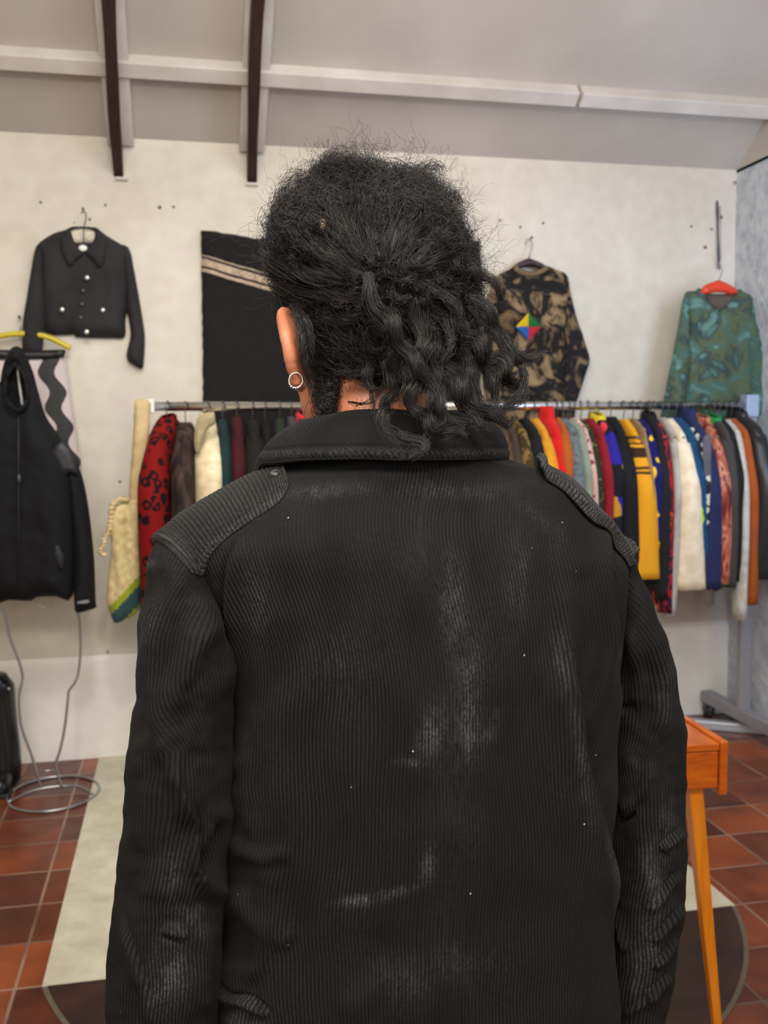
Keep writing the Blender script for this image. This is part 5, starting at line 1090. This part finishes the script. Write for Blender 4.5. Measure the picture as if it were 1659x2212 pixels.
# collar
def collar():
    nA, nS = 620, 40; U = np.linspace(-1, 1, nA); cxi = at(870, 900, 1.0).x; cxo = at(862, 985, .95).x; out = []
    th = -PI/2+U*PI*.80
    S_ = np.linspace(0, 1, nS); P = np.zeros((nA, nS, 3))
    bk = .5+.5*np.cos(U*PI*.80)                        # 1 at the back, 0 at the front
    zi = 1.500+.016*bk-.030*np.clip(np.abs(U)-.55, 0, 1)*2; ai, bi = .080, .070
    zo = 1.459+.0155*bk-.05*np.clip(np.abs(U)-.55, 0, 1)*2; ao, bo = .135, .104
    for j, s in enumerate(S_):
        g = s**.85; bul = math.sin(PI*s)*.006
        a_ = ai+(ao-ai)*g; b_ = bi+(bo-bi)*g; zz = zi*(1-s)+zo*s+bul*1.2+.004*math.sin(PI*s)*0
        P[:, j, 0] = (cxi*(1-s)+cxo*s)+(a_+bul)*np.cos(th); P[:, j, 1] = 1.030+(b_+bul)*np.sin(th); P[:, j, 2] = zz-.003*(s > .97)
    P[:, :, 2] += hnoise(U[:, None]*400+0*S_[None], S_[None]*30+0*U[:, None], 60, 51)*.004
    du = np.gradient(P, axis=0); dv = np.gradient(P, axis=1); N = np.cross(du, dv); N /= np.linalg.norm(N, axis=2, keepdims=True)
    if (N[:, :, 2]).sum() < 0: N = -N
    arc = np.cumsum(np.linalg.norm(du[:, nS//2], axis=1))[:, None]; sl = S_[None]*.07
    ph = (arc*.8+np.sign(U)[:, None]*-sl*1.1)/.0040; w = np.sqrt(np.abs(np.cos(PI*ph))+.02)
    edge = np.minimum((1-S_[None])*.07, np.minimum(U[:, None]+1, 1-U[:, None])*.25); prof = np.clip(edge/.004, 0, 1)**.5; groove = np.exp(-((edge-.0095)/.0013)**2)*.0018
    top = P+N*(.005*prof-groove+.0009*(w-.5))[..., None]; bot = P-N*.003
    V = np.concatenate([top.reshape(-1, 3), bot.reshape(-1, 3)]); Q = grid_quads(nA, nS, False); n = nA*nS
    bd = [i*nS for i in range(nA)]+[(nA-1)*nS+j for j in range(1, nS)]+[i*nS+nS-1 for i in range(nA-2, -1, -1)]+[j for j in range(nS-2, 0, -1)]
    Q = np.concatenate([Q, Q[:, ::-1]+n, np.array([(bd[i], bd[i-1], bd[i-1]+n, bd[i]+n) for i in range(len(bd))])])
    wr = np.clip(.12+.3*np.exp(-((edge-.004)/.003)**2)+.3*hnoise(arc*900+0*sl, sl*400+0*arc, 30, 52), 0, 1)
    c = fastmesh('collar', V, Q, M_cord, jacket, attr={'wear': np.r_[wr.ravel(), wr.ravel()*0], 'wale_shade': np.r_[w.ravel(), w.ravel()]})
    # collar stand inside
    rg = []
    for z_, s_ in ((1.452, 1.14), (1.49, 1.04), (1.508, .985), (1.504, .94), (1.46, 1.05)): rg.append([(cxi+ai*s_*math.cos(2*PI*k/60), 1.03+bi*s_*math.sin(2*PI*k/60), z_+.010*(-math.sin(2*PI*k/60))) for k in range(60)])
    o = MB().rings(rg, False).build('collar_stand', fabric('collar_lining', (30, 28, 28)), jacket); return c
collar()
# trousers and shoes (below the frame)
M_tr = fabric('dark_trousers', (30, 30, 36))
mbt = empty('trousers', (0, 0, 0)); mbt.parent = person; mbt.location = (0, 0, .5)
rg = [[(BX+w_*math.cos(2*PI*k/28), YP+.01+b_*math.sin(2*PI*k/28), z_) for k in range(28)] for z_, w_, b_ in ((.96, .17, .115), (.86, .175, .12), (.78, .175, .115))]
MB().rings(rg).build('seat', M_tr, mbt)
for sd in (-1, 1):
    rg = [[(BX+sd*x_+w_*math.cos(2*PI*k/24), YP+y_+b_*math.sin(2*PI*k/24), z_) for k in range(24)] for z_, x_, y_, w_, b_ in ((.86, .085, .01, .088, .105), (.78, .088, .01, .086, .10), (.5, .095, .01, .07, .078), (.3, .10, .0, .062, .068), (.10, .10, -.005, .06, .066), (.05, .10, 0, .06, .068))]
    MB().rings(rg).build('leg', M_tr, mbt)
    rg = [[(BX+sd*.105+w_*math.cos(2*PI*k/20), YP+y_, max(.0, z_+h_*math.sin(2*PI*k/20))) for k in range(20)] for y_, w_, z_, h_ in ((-.075, .02, .035, .02), (-.065, .038, .045, .045), (0, .042, .05, .05), (.07, .045, .045, .045), (.14, .05, .035, .035), (.185, .042, .028, .026), (.205, .02, .024, .014))]
    o = MB().rings(rg).build('shoe', plain('black_shoe', (20, 20, 22), .4), person)
# earring
mb = MB(); ec = at(639, 822, 1.003); rt2 = Vector((.93, .10, 0)).normalized(); upv = Vector((.05, 0, 1)).normalized()
mb.tube([tuple(ec+rt2*.0072*math.cos(a)+upv*.0078*math.sin(a)) for a in np.linspace(0, 2*PI, 41)[:-1]], .0008, 8, closed=True)
er = mb.build('earring', plain('silver', (222, 222, 222), .18, 1.0), person); er['label'] = 'small silver hoop earring with beads'
for a in (-2.6, -2.2, -1.87, -1.57, -1.25, -.9, -.5):
    mb = MB(); mb.sphere(tuple(ec+rt2*.0072*math.cos(a)+upv*.0078*math.sin(a)), .0017 if abs(a+1.57) < .8 else .0013, 12, 8); mb.build('bead', plain('silver', (222, 222, 222)), er)
# ================================================================== HAIR
t = NT('black_hair'); t.col(t.ramp(t.noise(60, 3), [(.35, (8, 7, 7)), (.70, (38, 33, 31))])); t.set(Roughness=.42, **{'Specular IOR Level': .55}); M_hair = t.m
HV, HQ = [], []; hb = [0]
def tubes(P, r):
    """P (n,m,3) strand paths, r (n,m) radii: three sided tubes"""
    n, m, _ = P.shape; T = np.gradient(P, axis=1); T /= np.linalg.norm(T, axis=2, keepdims=True)+1e-9
    ref = np.array([.31, .87, .38]); A = np.cross(T, ref); A /= np.linalg.norm(A, axis=2, keepdims=True)+1e-9; B = np.cross(T, A)
    vs_ = [P+(A*math.cos(a)+B*math.sin(a))*r[..., None] for a in (0, 2*PI/3, 4*PI/3)]
    V = np.stack(vs_, 2).reshape(-1, 3); i = (np.arange(n)[:, None]*m+np.arange(m-1)[None, :])*3
    Q = []
    for k in range(3): k2 = (k+1) % 3; Q.append(np.stack([i+k, i+k2, i+3+k2, i+3+k], -1).reshape(-1, 4))
    HV.append(V); HQ.append(np.concatenate(Q)+hb[0]); hb[0] += len(V)
def curls(n, m, amp, freq, seed):
    g = np.random.default_rng(seed); s = np.linspace(0, 1, m)[None, :]; out = np.zeros((n, m, 3))
    for k in range(3):
        for h in range(3):
            f = g.uniform(.4, 1.6, (n, 1))*freq*(h*.7+.6); p = g.uniform(0, 2*PI, (n, 1)); a = g.uniform(.3, 1, (n, 1))*amp/(h+1); out[:, :, k] += a*np.sin(2*PI*f*s+p)
    return out-out[:, :1]
def resample(A, m):
    A = np.array(A); s = np.r_[0, np.cumsum(np.linalg.norm(np.diff(A[:, :3], axis=0), axis=1))]; t_ = np.linspace(0, s[-1], m); return np.stack([np.interp(t_, s, A[:, k]) for k in range(A.shape[1])], 1), s[-1]
# --- inner mass: union of lumps
mass = [(700, 520, 1.04, 108), (662, 545, 1.06, 70), (640, 590, 1.07, 56), (800, 480, 1.06, 108), (872, 480, 1.05, 98), (925, 500, 1.05, 62), (945, 575, 1.04, 58), (820, 600, 1.02, 118), (700, 640, 1.05, 72), (720, 560, 1.04, 100), (900, 640, 1.0, 80), (760, 740, 1.045, 78), (745, 800, 1.055, 46), (715, 730, 1.055, 58), (860, 740, 1.0, 62), (940, 700, .985, 55), (735, 430, 1.06, 58), (745, 392, 1.06, 32), (985, 600, 1.03, 40), (612, 500, 1.07, 34), (640, 650, 1.07, 34), (598, 560, 1.07, 34), (692, 800, 1.055, 30), (704, 846, 1.035, 24), (700, 880, 1.02, 16)]
rs = np.random.default_rng(5); vv, ff = [], []
for x, y, Y, r in mass:
    mb = MB(); mb.sphere((0, 0, 0), 1, 22, 14); c_ = at(x, y, Y); rr = r*Y/F
    b = len(vv); vv += [tuple(np.array(c_)+np.array(v)*rr) for v in mb.v]; ff += [tuple(i+b for i in q) for q in mb.f]
mb = MB(); mb.sphere((0, 0, 0), 1, 36, 24); b = len(vv); vv += [tuple(HC-fwd*.014+rt*v[0]*.085+fwd*v[1]*.095+up*v[2]*.103) for v in mb.v]; ff += [tuple(i+b for i in q) for q in mb.f]
me = bpy.data.meshes.new('m'); me.from_pydata(vv, [], ff); me.update(); tmp = bpy.data.objects.new('tmp', me); C.objects.link(tmp)
m = tmp.modifiers.new('r', 'REMESH'); m.mode = 'VOXEL'; m.voxel_size = .004; sm = tmp.modifiers.new('s', 'SMOOTH'); sm.iterations = 6; sm.factor = .6
hm = eval_mesh(tmp); bpy.data.objects.remove(tmp)
nv = len(hm.vertices); MV = np.zeros(nv*3); hm.vertices.foreach_get('co', MV); MV = MV.reshape(-1, 3); NV = np.zeros(nv*3); hm.vertices.foreach_get('normal', NV); NV = NV.reshape(-1, 3)
MF = [tuple(p.vertices) for p in hm.polygons]
HB = BVHTree.FromPolygons([Vector(v) for v in MV], MF)
for q in MF:
    pass
Q4 = np.array([f if len(f) == 4 else (f[0], f[1], f[2], f[2]) for f in MF if len(f) >= 4]); HV.append(MV); HQ.append(Q4+hb[0]); hb[0] += nv
K = np.array(at(822, 592, .925))
# --- scalp strands flowing over the mass towards the knot
def flow(n, sel, m, step, target, hmin, hmax, ca, cf, rad, seed, jit=.25, tgt_w=1.0, down=0.0):
    g = np.random.default_rng(seed); px, py = projv(MV); ok = np.where(sel(px, py) & ((NV*(EYE-MV)).sum(1) > -.35))[0]; idx = g.choice(ok, n); P = np.zeros((n, m, 3)); h = g.uniform(hmin, hmax, n); st_ = step*g.uniform(.6, 1.3, n)
    tg = np.array(target); vis = g.normal(0, jit, (n, 3))
    for a in range(n):
        p = MV[idx[a]]+g.normal(0, .002, 3); nn = NV[idx[a]]; rnd = vis[a]
        for i in range(m):
            f = i/(m-1); P[a, i] = p+nn*h[a]*(.4+.6*math.sin(PI*min(1, f*1.1+.1)))
            d = tg-p; dn = np.linalg.norm(d)+1e-6; d = d/dn*tgt_w+rnd+np.array([0, 0, -down])
            d = d-nn*d.dot(nn); d /= np.linalg.norm(d)+1e-6
            p2 = p+d*min(st_[a], dn*.9)
            q, nq, _, _ = HB.find_nearest(Vector(p2)); p = np.array(q); nn = np.array(nq)*.7+nn*.3; nn /= np.linalg.norm(nn)
    P += curls(n, m, ca, cf, seed+1); r = np.full((n, m), rad)*g.uniform(.7, 1.3, (n, 1))*np.linspace(1, .5, m)[None, :]; tubes(P, r)
upper = lambda x, y: (y < 690)
flow(6500, upper, 14, .0085, K, .001, .006, .0020, 1.6, .00030, 101, jit=.15)
flow(1500, upper, 14, .0070, K, .002, .011, .0045, 2.6, .00022, 102, jit=.4)
flow(1500, lambda x, y: (y < 480), 12, .006, K, .003, .012, .005, 2.6, .00024, 103, jit=.9, tgt_w=.4)
flow(3000, lambda x, y: (y > 620), 13, .0065, at(860, 800, .97), .001, .012, .004, 2.2, .00028, 104, jit=.5, down=.35)
flow(1500, lambda x, y: (y > 700) & (x < 800), 8, .0045, at(740, 960, 1.0), .0005, .006, .003, 1.8, .00024, 105, jit=.5, down=.6)
# --- locks
def on_mass(px, py, off=.013):
    r = Vector(ray(px, py)).normalized(); h = HB.ray_cast(Vector(EYE), r)
    return h[0]-r*off if h[0] is not None else at(px, py, 1.0)
def lock(pts, rad_px, n, seed, m=30, twist=1.6, frizz=.0019, tip=.4, taper0=.8, sr=.00027, core=True, loose=.22, curl=0, curlw=.05):
    g = np.random.default_rng(seed); W = []
    for p in pts:
        q = on_mass(p[0], p[1]) if len(p) == 2 or p[2] is None else at(*p[:3]); W.append(tuple(q))
    cc, L_ = resample(catmull(W, 8), m); T = np.gradient(cc, axis=0); T /= np.linalg.norm(T, axis=1, keepdims=True); up_ = np.array([.2, -.9, .3]); A = np.cross(T, up_); A /= np.linalg.norm(A, axis=1, keepdims=True)+1e-9; B = np.cross(T, A)
    s = np.linspace(0, 1, m); R0 = rad_px/F*.93; prof = (taper0+(1-taper0)*np.clip(s*4, 0, 1))*(1-(1-tip)*np.clip((s-.55)/.45, 0, 1)**1.3)*(1+.10*np.sin(s*14+seed))
    if curl:
        q_ = 2*PI*s*L_/curlw+seed; cc = cc+(A*np.cos(q_)[:, None]+B*np.sin(q_)[:, None])*(R0*curl*np.clip(s*2.5, 0, 1))[:, None]
    rho = np.sqrt(g.uniform(.05, 1, (n, 1)))*(1+(g.random((n, 1)) < loose)*g.uniform(.2, .9, (n, 1))); phi = g.uniform(0, 2*PI, (n, 1)); tw = phi+twist*2*PI*s[None, :]*L_/.12*.35+g.normal(0, .25, (n, 1))
    rr = R0*rho*prof[None, :]
    P = cc[None]+A[None]*(rr*np.cos(tw))[..., None]+B[None]*(rr*np.sin(tw))[..., None]*.8+curls(n, m, frizz, 3.0, seed+1)
    end = g.uniform(.78, 1.0, n); 
    for a in range(n):
        k = s*end[a]; P[a] = np.stack([np.interp(k, s, P[a, :, c]) for c in range(3)], 1)
    tubes(P, np.full((n, m), sr)*g.uniform(.7, 1.35, (n, 1))*np.linspace(1, .55, m)[None, :])
    # fuzz
    nf = n//4; i0 = g.integers(0, m-6, nf); base = np.stack([P[g.integers(0, n), i] for i in i0]); ms = 7
    dirs = g.normal(0, 1, (nf, 3)); dirs /= np.linalg.norm(dirs, axis=1, keepdims=True); ln = g.uniform(.004, .014, (nf, 1, 1)); Pf = base[:, None]+dirs[:, None]*np.linspace(0, 1, ms)[None, :, None]*ln+curls(nf, ms, .0022, 1.2, seed+2)
    tubes(Pf, np.full((nf, ms), .00016))
    if core:
        k8 = 8; ring = np.stack([cc+(A*math.cos(2*PI*k/k8)+B*.8*math.sin(2*PI*k/k8))*(R0*.5*prof)[:, None]*np.array(.9+.1*(s < .93))[:, None]*np.where(s > .9, .35, 1)[:, None] for k in range(k8)], 1).reshape(-1, 3)
        HV.append(ring); HQ.append(grid_quads(m, k8)+hb[0]); hb[0] += len(ring)
LK = [
 ([(611, 476), (678, 530), (750, 565), (794, 588)], 18, 150), ([(578, 552), (656, 583), (732, 597), (790, 606)], 20, 170), ([(596, 619), (669, 628), (750, 637), (790, 622)], 18, 150),
 ([(620, 668), (678, 681), (750, 690), (800, 660)], 17, 140), ([(640, 520), (700, 556), (760, 580), (800, 594)], 16, 130), ([(714, 458), (768, 521), (812, 575)], 20, 160), ([(777, 414), (803, 481), (821, 560)], 18, 150),
 ([(866, 427), (858, 490), (840, 570)], 20, 160), ([(946, 424), (901, 503), (857, 570)], 20, 160), ([(985, 470), (937, 530), (872, 585)], 20, 160), ([(998, 525), (946, 557), (885, 592)], 18, 140), ([(740, 400), (752, 450), (780, 520), (815, 575)], 16, 120), ([(660, 470), (720, 500), (790, 560)], 18, 140), ([(905, 420), (880, 480), (850, 560)], 16, 130), ([(820, 405), (830, 470), (832, 560)], 15, 120),
 ([(794, 592, .935), (812, 664, .925), (848, 699, .915), (870, 753, .912), (897, 784, .91), (928, 815, .905), (950, 873, .90), (973, 922, .895)], 17, 190),
 ([(879, 606, .94), (946, 632, .925), (982, 664, .92), (995, 699, .92)], 13, 120),
 ([(920, 650, .945), (986, 708, .93), (1035, 753, .93), (1093, 802, .935), (1120, 851, .935), (1108, 886, .93)], 19, 220),
 ([(960, 560, .97), (1010, 575, .955), (1049, 601, .95), (1080, 630, .95), (1090, 655, .955)], 12, 100),
 ([(985, 625, .955), (1053, 668, .945), (1080, 717, .945), (1102, 760, .94), (1142, 772, .935), (1186, 762, .93)], 13, 130),
 ([(900, 690, .935), (945, 770, .92), (991, 838, .915), (1026, 882, .91), (1080, 904, .91), (1120, 912, .915)], 17, 190),
 ([(835, 780, .95), (852, 842, .925), (832, 878, .905), (830, 918, .893), (857, 942, .885), (892, 950, .88), (917, 964, .878), (884, 990, .876)], 12, 130),
 ([(880, 740, .94), (888, 806, .92), (892, 860, .91), (915, 904, .90), (950, 931, .893), (1010, 940, .89)], 16, 170),
 ([(930, 710, .935), (946, 771, .92), (946, 838, .91), (964, 895, .90), (1000, 926, .893)], 16, 170),
 ([(790, 700, .97), (812, 704, .96), (840, 720, .955), (838, 742, .955), (812, 756, .96), (798, 736, .965), (806, 716, .97)], 7, 60),
 ([(722, 804, 1.0), (768, 806, .985), (805, 790, .97)], 6, 60),
 ([(1010, 660, .95), (1071, 726, .945), (1110, 780, .94), (1132, 812, .94), (1126, 838, .94)], 9, 80),
 ([(780, 620, .955), (786, 645, .945), (774, 668, .945)], 8, 70),
 ([(960, 700, .93), (974, 728, .92), (968, 762, .915), (948, 784, .915)], 7, 60),
 ([(985, 700, .945), (1013, 771, .935), (1022, 838, .925), (1040, 890, .915), (1085, 920, .915)], 15, 160),
 ([(860, 610, .945), (901, 660, .935), (915, 726, .925), (919, 793, .92), (930, 850, .91), (948, 900, .90)], 22, 240),
 ([(850, 610, .95), (860, 680, .94), (850, 740, .94), (866, 800, .93), (880, 850, .92)], 17, 170),
 ([(940, 640, .95), (1000, 720, .945), (1050, 790, .94), (1070, 850, .935), (1062, 890, .93)], 17, 170),
 ([(830, 640, .955), (800, 700, .965), (790, 760, .975), (800, 820, .965), (815, 850, .95)], 13, 110),
 ([(700, 690), (740, 730, 1.0), (790, 740, .975), (830, 730, .96)], 14, 110), ([(680, 720, 1.03), (720, 750, 1.01), (770, 770, .99), (820, 770, .97)], 13, 100),
 ([(960, 880, .905), (940, 930, .895), (900, 960, .886), (872, 985, .88)], 9, 80), ([(1000, 860, .915), (1030, 915, .905), (1062, 930, .905)], 10, 80),
 ([(1130, 790, .935), (1128, 850, .93), (1100, 880, .925), (1060, 872, .925)], 11, 90),
 ([(690, 640), (730, 650), (770, 640), (800, 616)], 14, 100), ([(640, 668, 1.01), (650, 710, 1.0), (656, 760, .995), (664, 812, 1.0), (676, 850, 1.0)], 6, 60), ([(628, 660, 1.02), (660, 690, 1.0), (672, 740, .995), (668, 790, 1.0)], 8, 70), ([(890, 560), (930, 590, .98), (975, 600, .965), (1000, 590, .96)], 13, 100),
]
for i, (pts, r, n) in enumerate(LK):
    hang = 15 <= i <= 38; lock(pts, r*(.86 if hang else 1), n, 200+i*7, m=40 if hang else 30, curl=(.55+.3*math.sin(i*2.3)) if hang and r > 8 else 0, curlw=.042+.012*math.sin(i*1.7))
# short messy curls lying over the crown and sides
g = np.random.default_rng(61)
for i in range(84):
    x0_, y0_ = g.uniform(585, 1000), g.uniform(380, 660)
    if x0_ < 700 and y0_ > 640: continue
    ang = math.atan2(592-y0_, 822-x0_)+g.normal(0, .9); ln = g.uniform(26, 60); cv = g.normal(0, .028); pts = []; x_, y_ = x0_, y0_
    for k in range(5):
        r_ = Vector(ray(x_, y_)).normalized(); h_ = HB.ray_cast(Vector(EYE), r_)
        if h_[0] is None: break
        q_ = h_[0]-r_*(.013+.006*math.sin(k*1.3+i)); pts.append((x_, y_, q_.y)); x_ += math.cos(ang)*ln/3; y_ += math.sin(ang)*ln/3; ang += cv*ln
    if len(pts) > 2: lock(pts, g.uniform(5, 9), 46, 1200+i, m=18, core=False, frizz=.0022, tip=.7, loose=.35)
# thin stray locks near the nape
for i, pts in enumerate(([(752, 868, .985), (790, 872, .965), (820, 850, .955), (838, 800, .95)], [(800, 840, .97), (808, 880, .955), (800, 910, .94)])):
    lock(pts, 2.6, 16, 900+i, core=False, frizz=.0015)
# nape stubble and short hairs
g = np.random.default_rng(77); n = 1700; px = g.uniform(672, 850, n); py = g.uniform(770, 905, n); keep = (py < 800+ (850-px)*.0+g.exponential(34, n)) ; P0 = []
pm = BVHTree.FromPolygons([v.co+porg for v in person.data.vertices], [tuple(p.vertices) for p in person.data.polygons])
for a, b in zip(px[keep], py[keep]):
    r = Vector(ray(a, b)).normalized(); h = pm.ray_cast(Vector(EYE), r)
    if h[0] is not None and h[0].y < 1.12 and h[0].z > 1.5: P0.append((tuple(h[0]), tuple(h[1])))
if P0:
    A0 = np.array([p[0] for p in P0]); N0 = np.array([p[1] for p in P0]); n = len(A0); ms = 7; d = N0*.25+np.array([.25, 0, -.9])+g.normal(0, .35, (n, 3)); d /= np.linalg.norm(d, axis=1, keepdims=True)
    P = A0[:, None]+d[:, None]*np.linspace(0, 1, ms)[None, :, None]*g.uniform(.003, .010, (n, 1, 1))+N0[:, None]*.001+curls(n, ms, .0008, 1, 5); tubes(P, np.full((n, ms), .00010))
# flyaways on the silhouette
def fly(n, sel, l0, l1, amp, seed, rad=.00016, upb=.3):
    g = np.random.default_rng(seed); px, py = projv(MV); fc = (NV*(EYE-MV)).sum(1)/np.linalg.norm(EYE-MV, axis=1); ok = np.where(sel(px, py) & (np.abs(fc) < .55))[0]; idx = g.choice(ok, n); ms = 16
    d = NV[idx]+g.normal(0, .45, (n, 3))+np.array([0, 0, upb]); d /= np.linalg.norm(d, axis=1, keepdims=True); side = np.cross(d, np.array([0, 1, 0])); s = np.linspace(0, 1, ms)
    L_ = g.uniform(l0, l1, (n, 1, 1)); bend = g.normal(0, .5, (n, 1, 1)); P = MV[idx][:, None]+d[:, None]*s[None, :, None]*L_+side[:, None]*(s**2)[None, :, None]*L_*bend+curls(n, ms, amp, 1.5, seed+1)*s[None, :, None]**.5
    tubes(P, np.full((n, ms), rad)*np.linspace(1, .6, ms)[None, :])
fly(1100, lambda x, y: y < 700, .005, .018, .0040, 301, upb=.1)
fly(260, lambda x, y: y < 640, .02, .050, .007, 302, upb=.15)
fly(300, lambda x, y: (y < 420) & (x > 660) & (x < 820), .012, .032, .010, 303, rad=.00022, upb=.6)
fly(70, lambda x, y: (y < 470) & (x > 860), .02, .045, .010, 304, upb=.3)
# arching curls at the crown
for i, pts in enumerate(([(668, 430, 1.05), (672, 378, 1.04), (704, 350, 1.03), (748, 352, 1.02)], [(700, 400, 1.05), (706, 350, 1.04), (740, 334, 1.03), (778, 360, 1.03)], [(720, 420, 1.04), (726, 362, 1.03), (764, 346, 1.02), (798, 370, 1.02), (796, 400, 1.02)], [(600, 470, 1.07), (612, 410, 1.06), (648, 380, 1.05), (682, 384, 1.04)], [(880, 410, 1.05), (906, 372, 1.04), (940, 360, 1.03), (962, 376, 1.03)], [(740, 400, 1.04), (760, 366, 1.03), (790, 380, 1.02), (800, 410, 1.02)], [(950, 430, 1.05), (984, 420, 1.05), (1002, 450, 1.04)], [(690, 410, 1.05), (690, 372, 1.04), (726, 352, 1.03), (756, 378, 1.03)])):
    lock(pts, 9, 46, 700+i, core=False, frizz=.004, tip=1.4, loose=.5, sr=.00024)
V = np.concatenate(HV); Q = np.concatenate(HQ); 
hair = fastmesh('hair', V, Q, M_hair, person); hair.data.validate(); hair['label'] = 'curly black hair in loose locks tied at the back'
mb = MB(); q = on_mass(697, 484, .012); mb.sphere(tuple(q), .0042, 10, 7, (1, .5, 1.2)); mb.build('hair_bead', plain('pale_bead', (210, 190, 165), .5, 0, .6, 300), person)
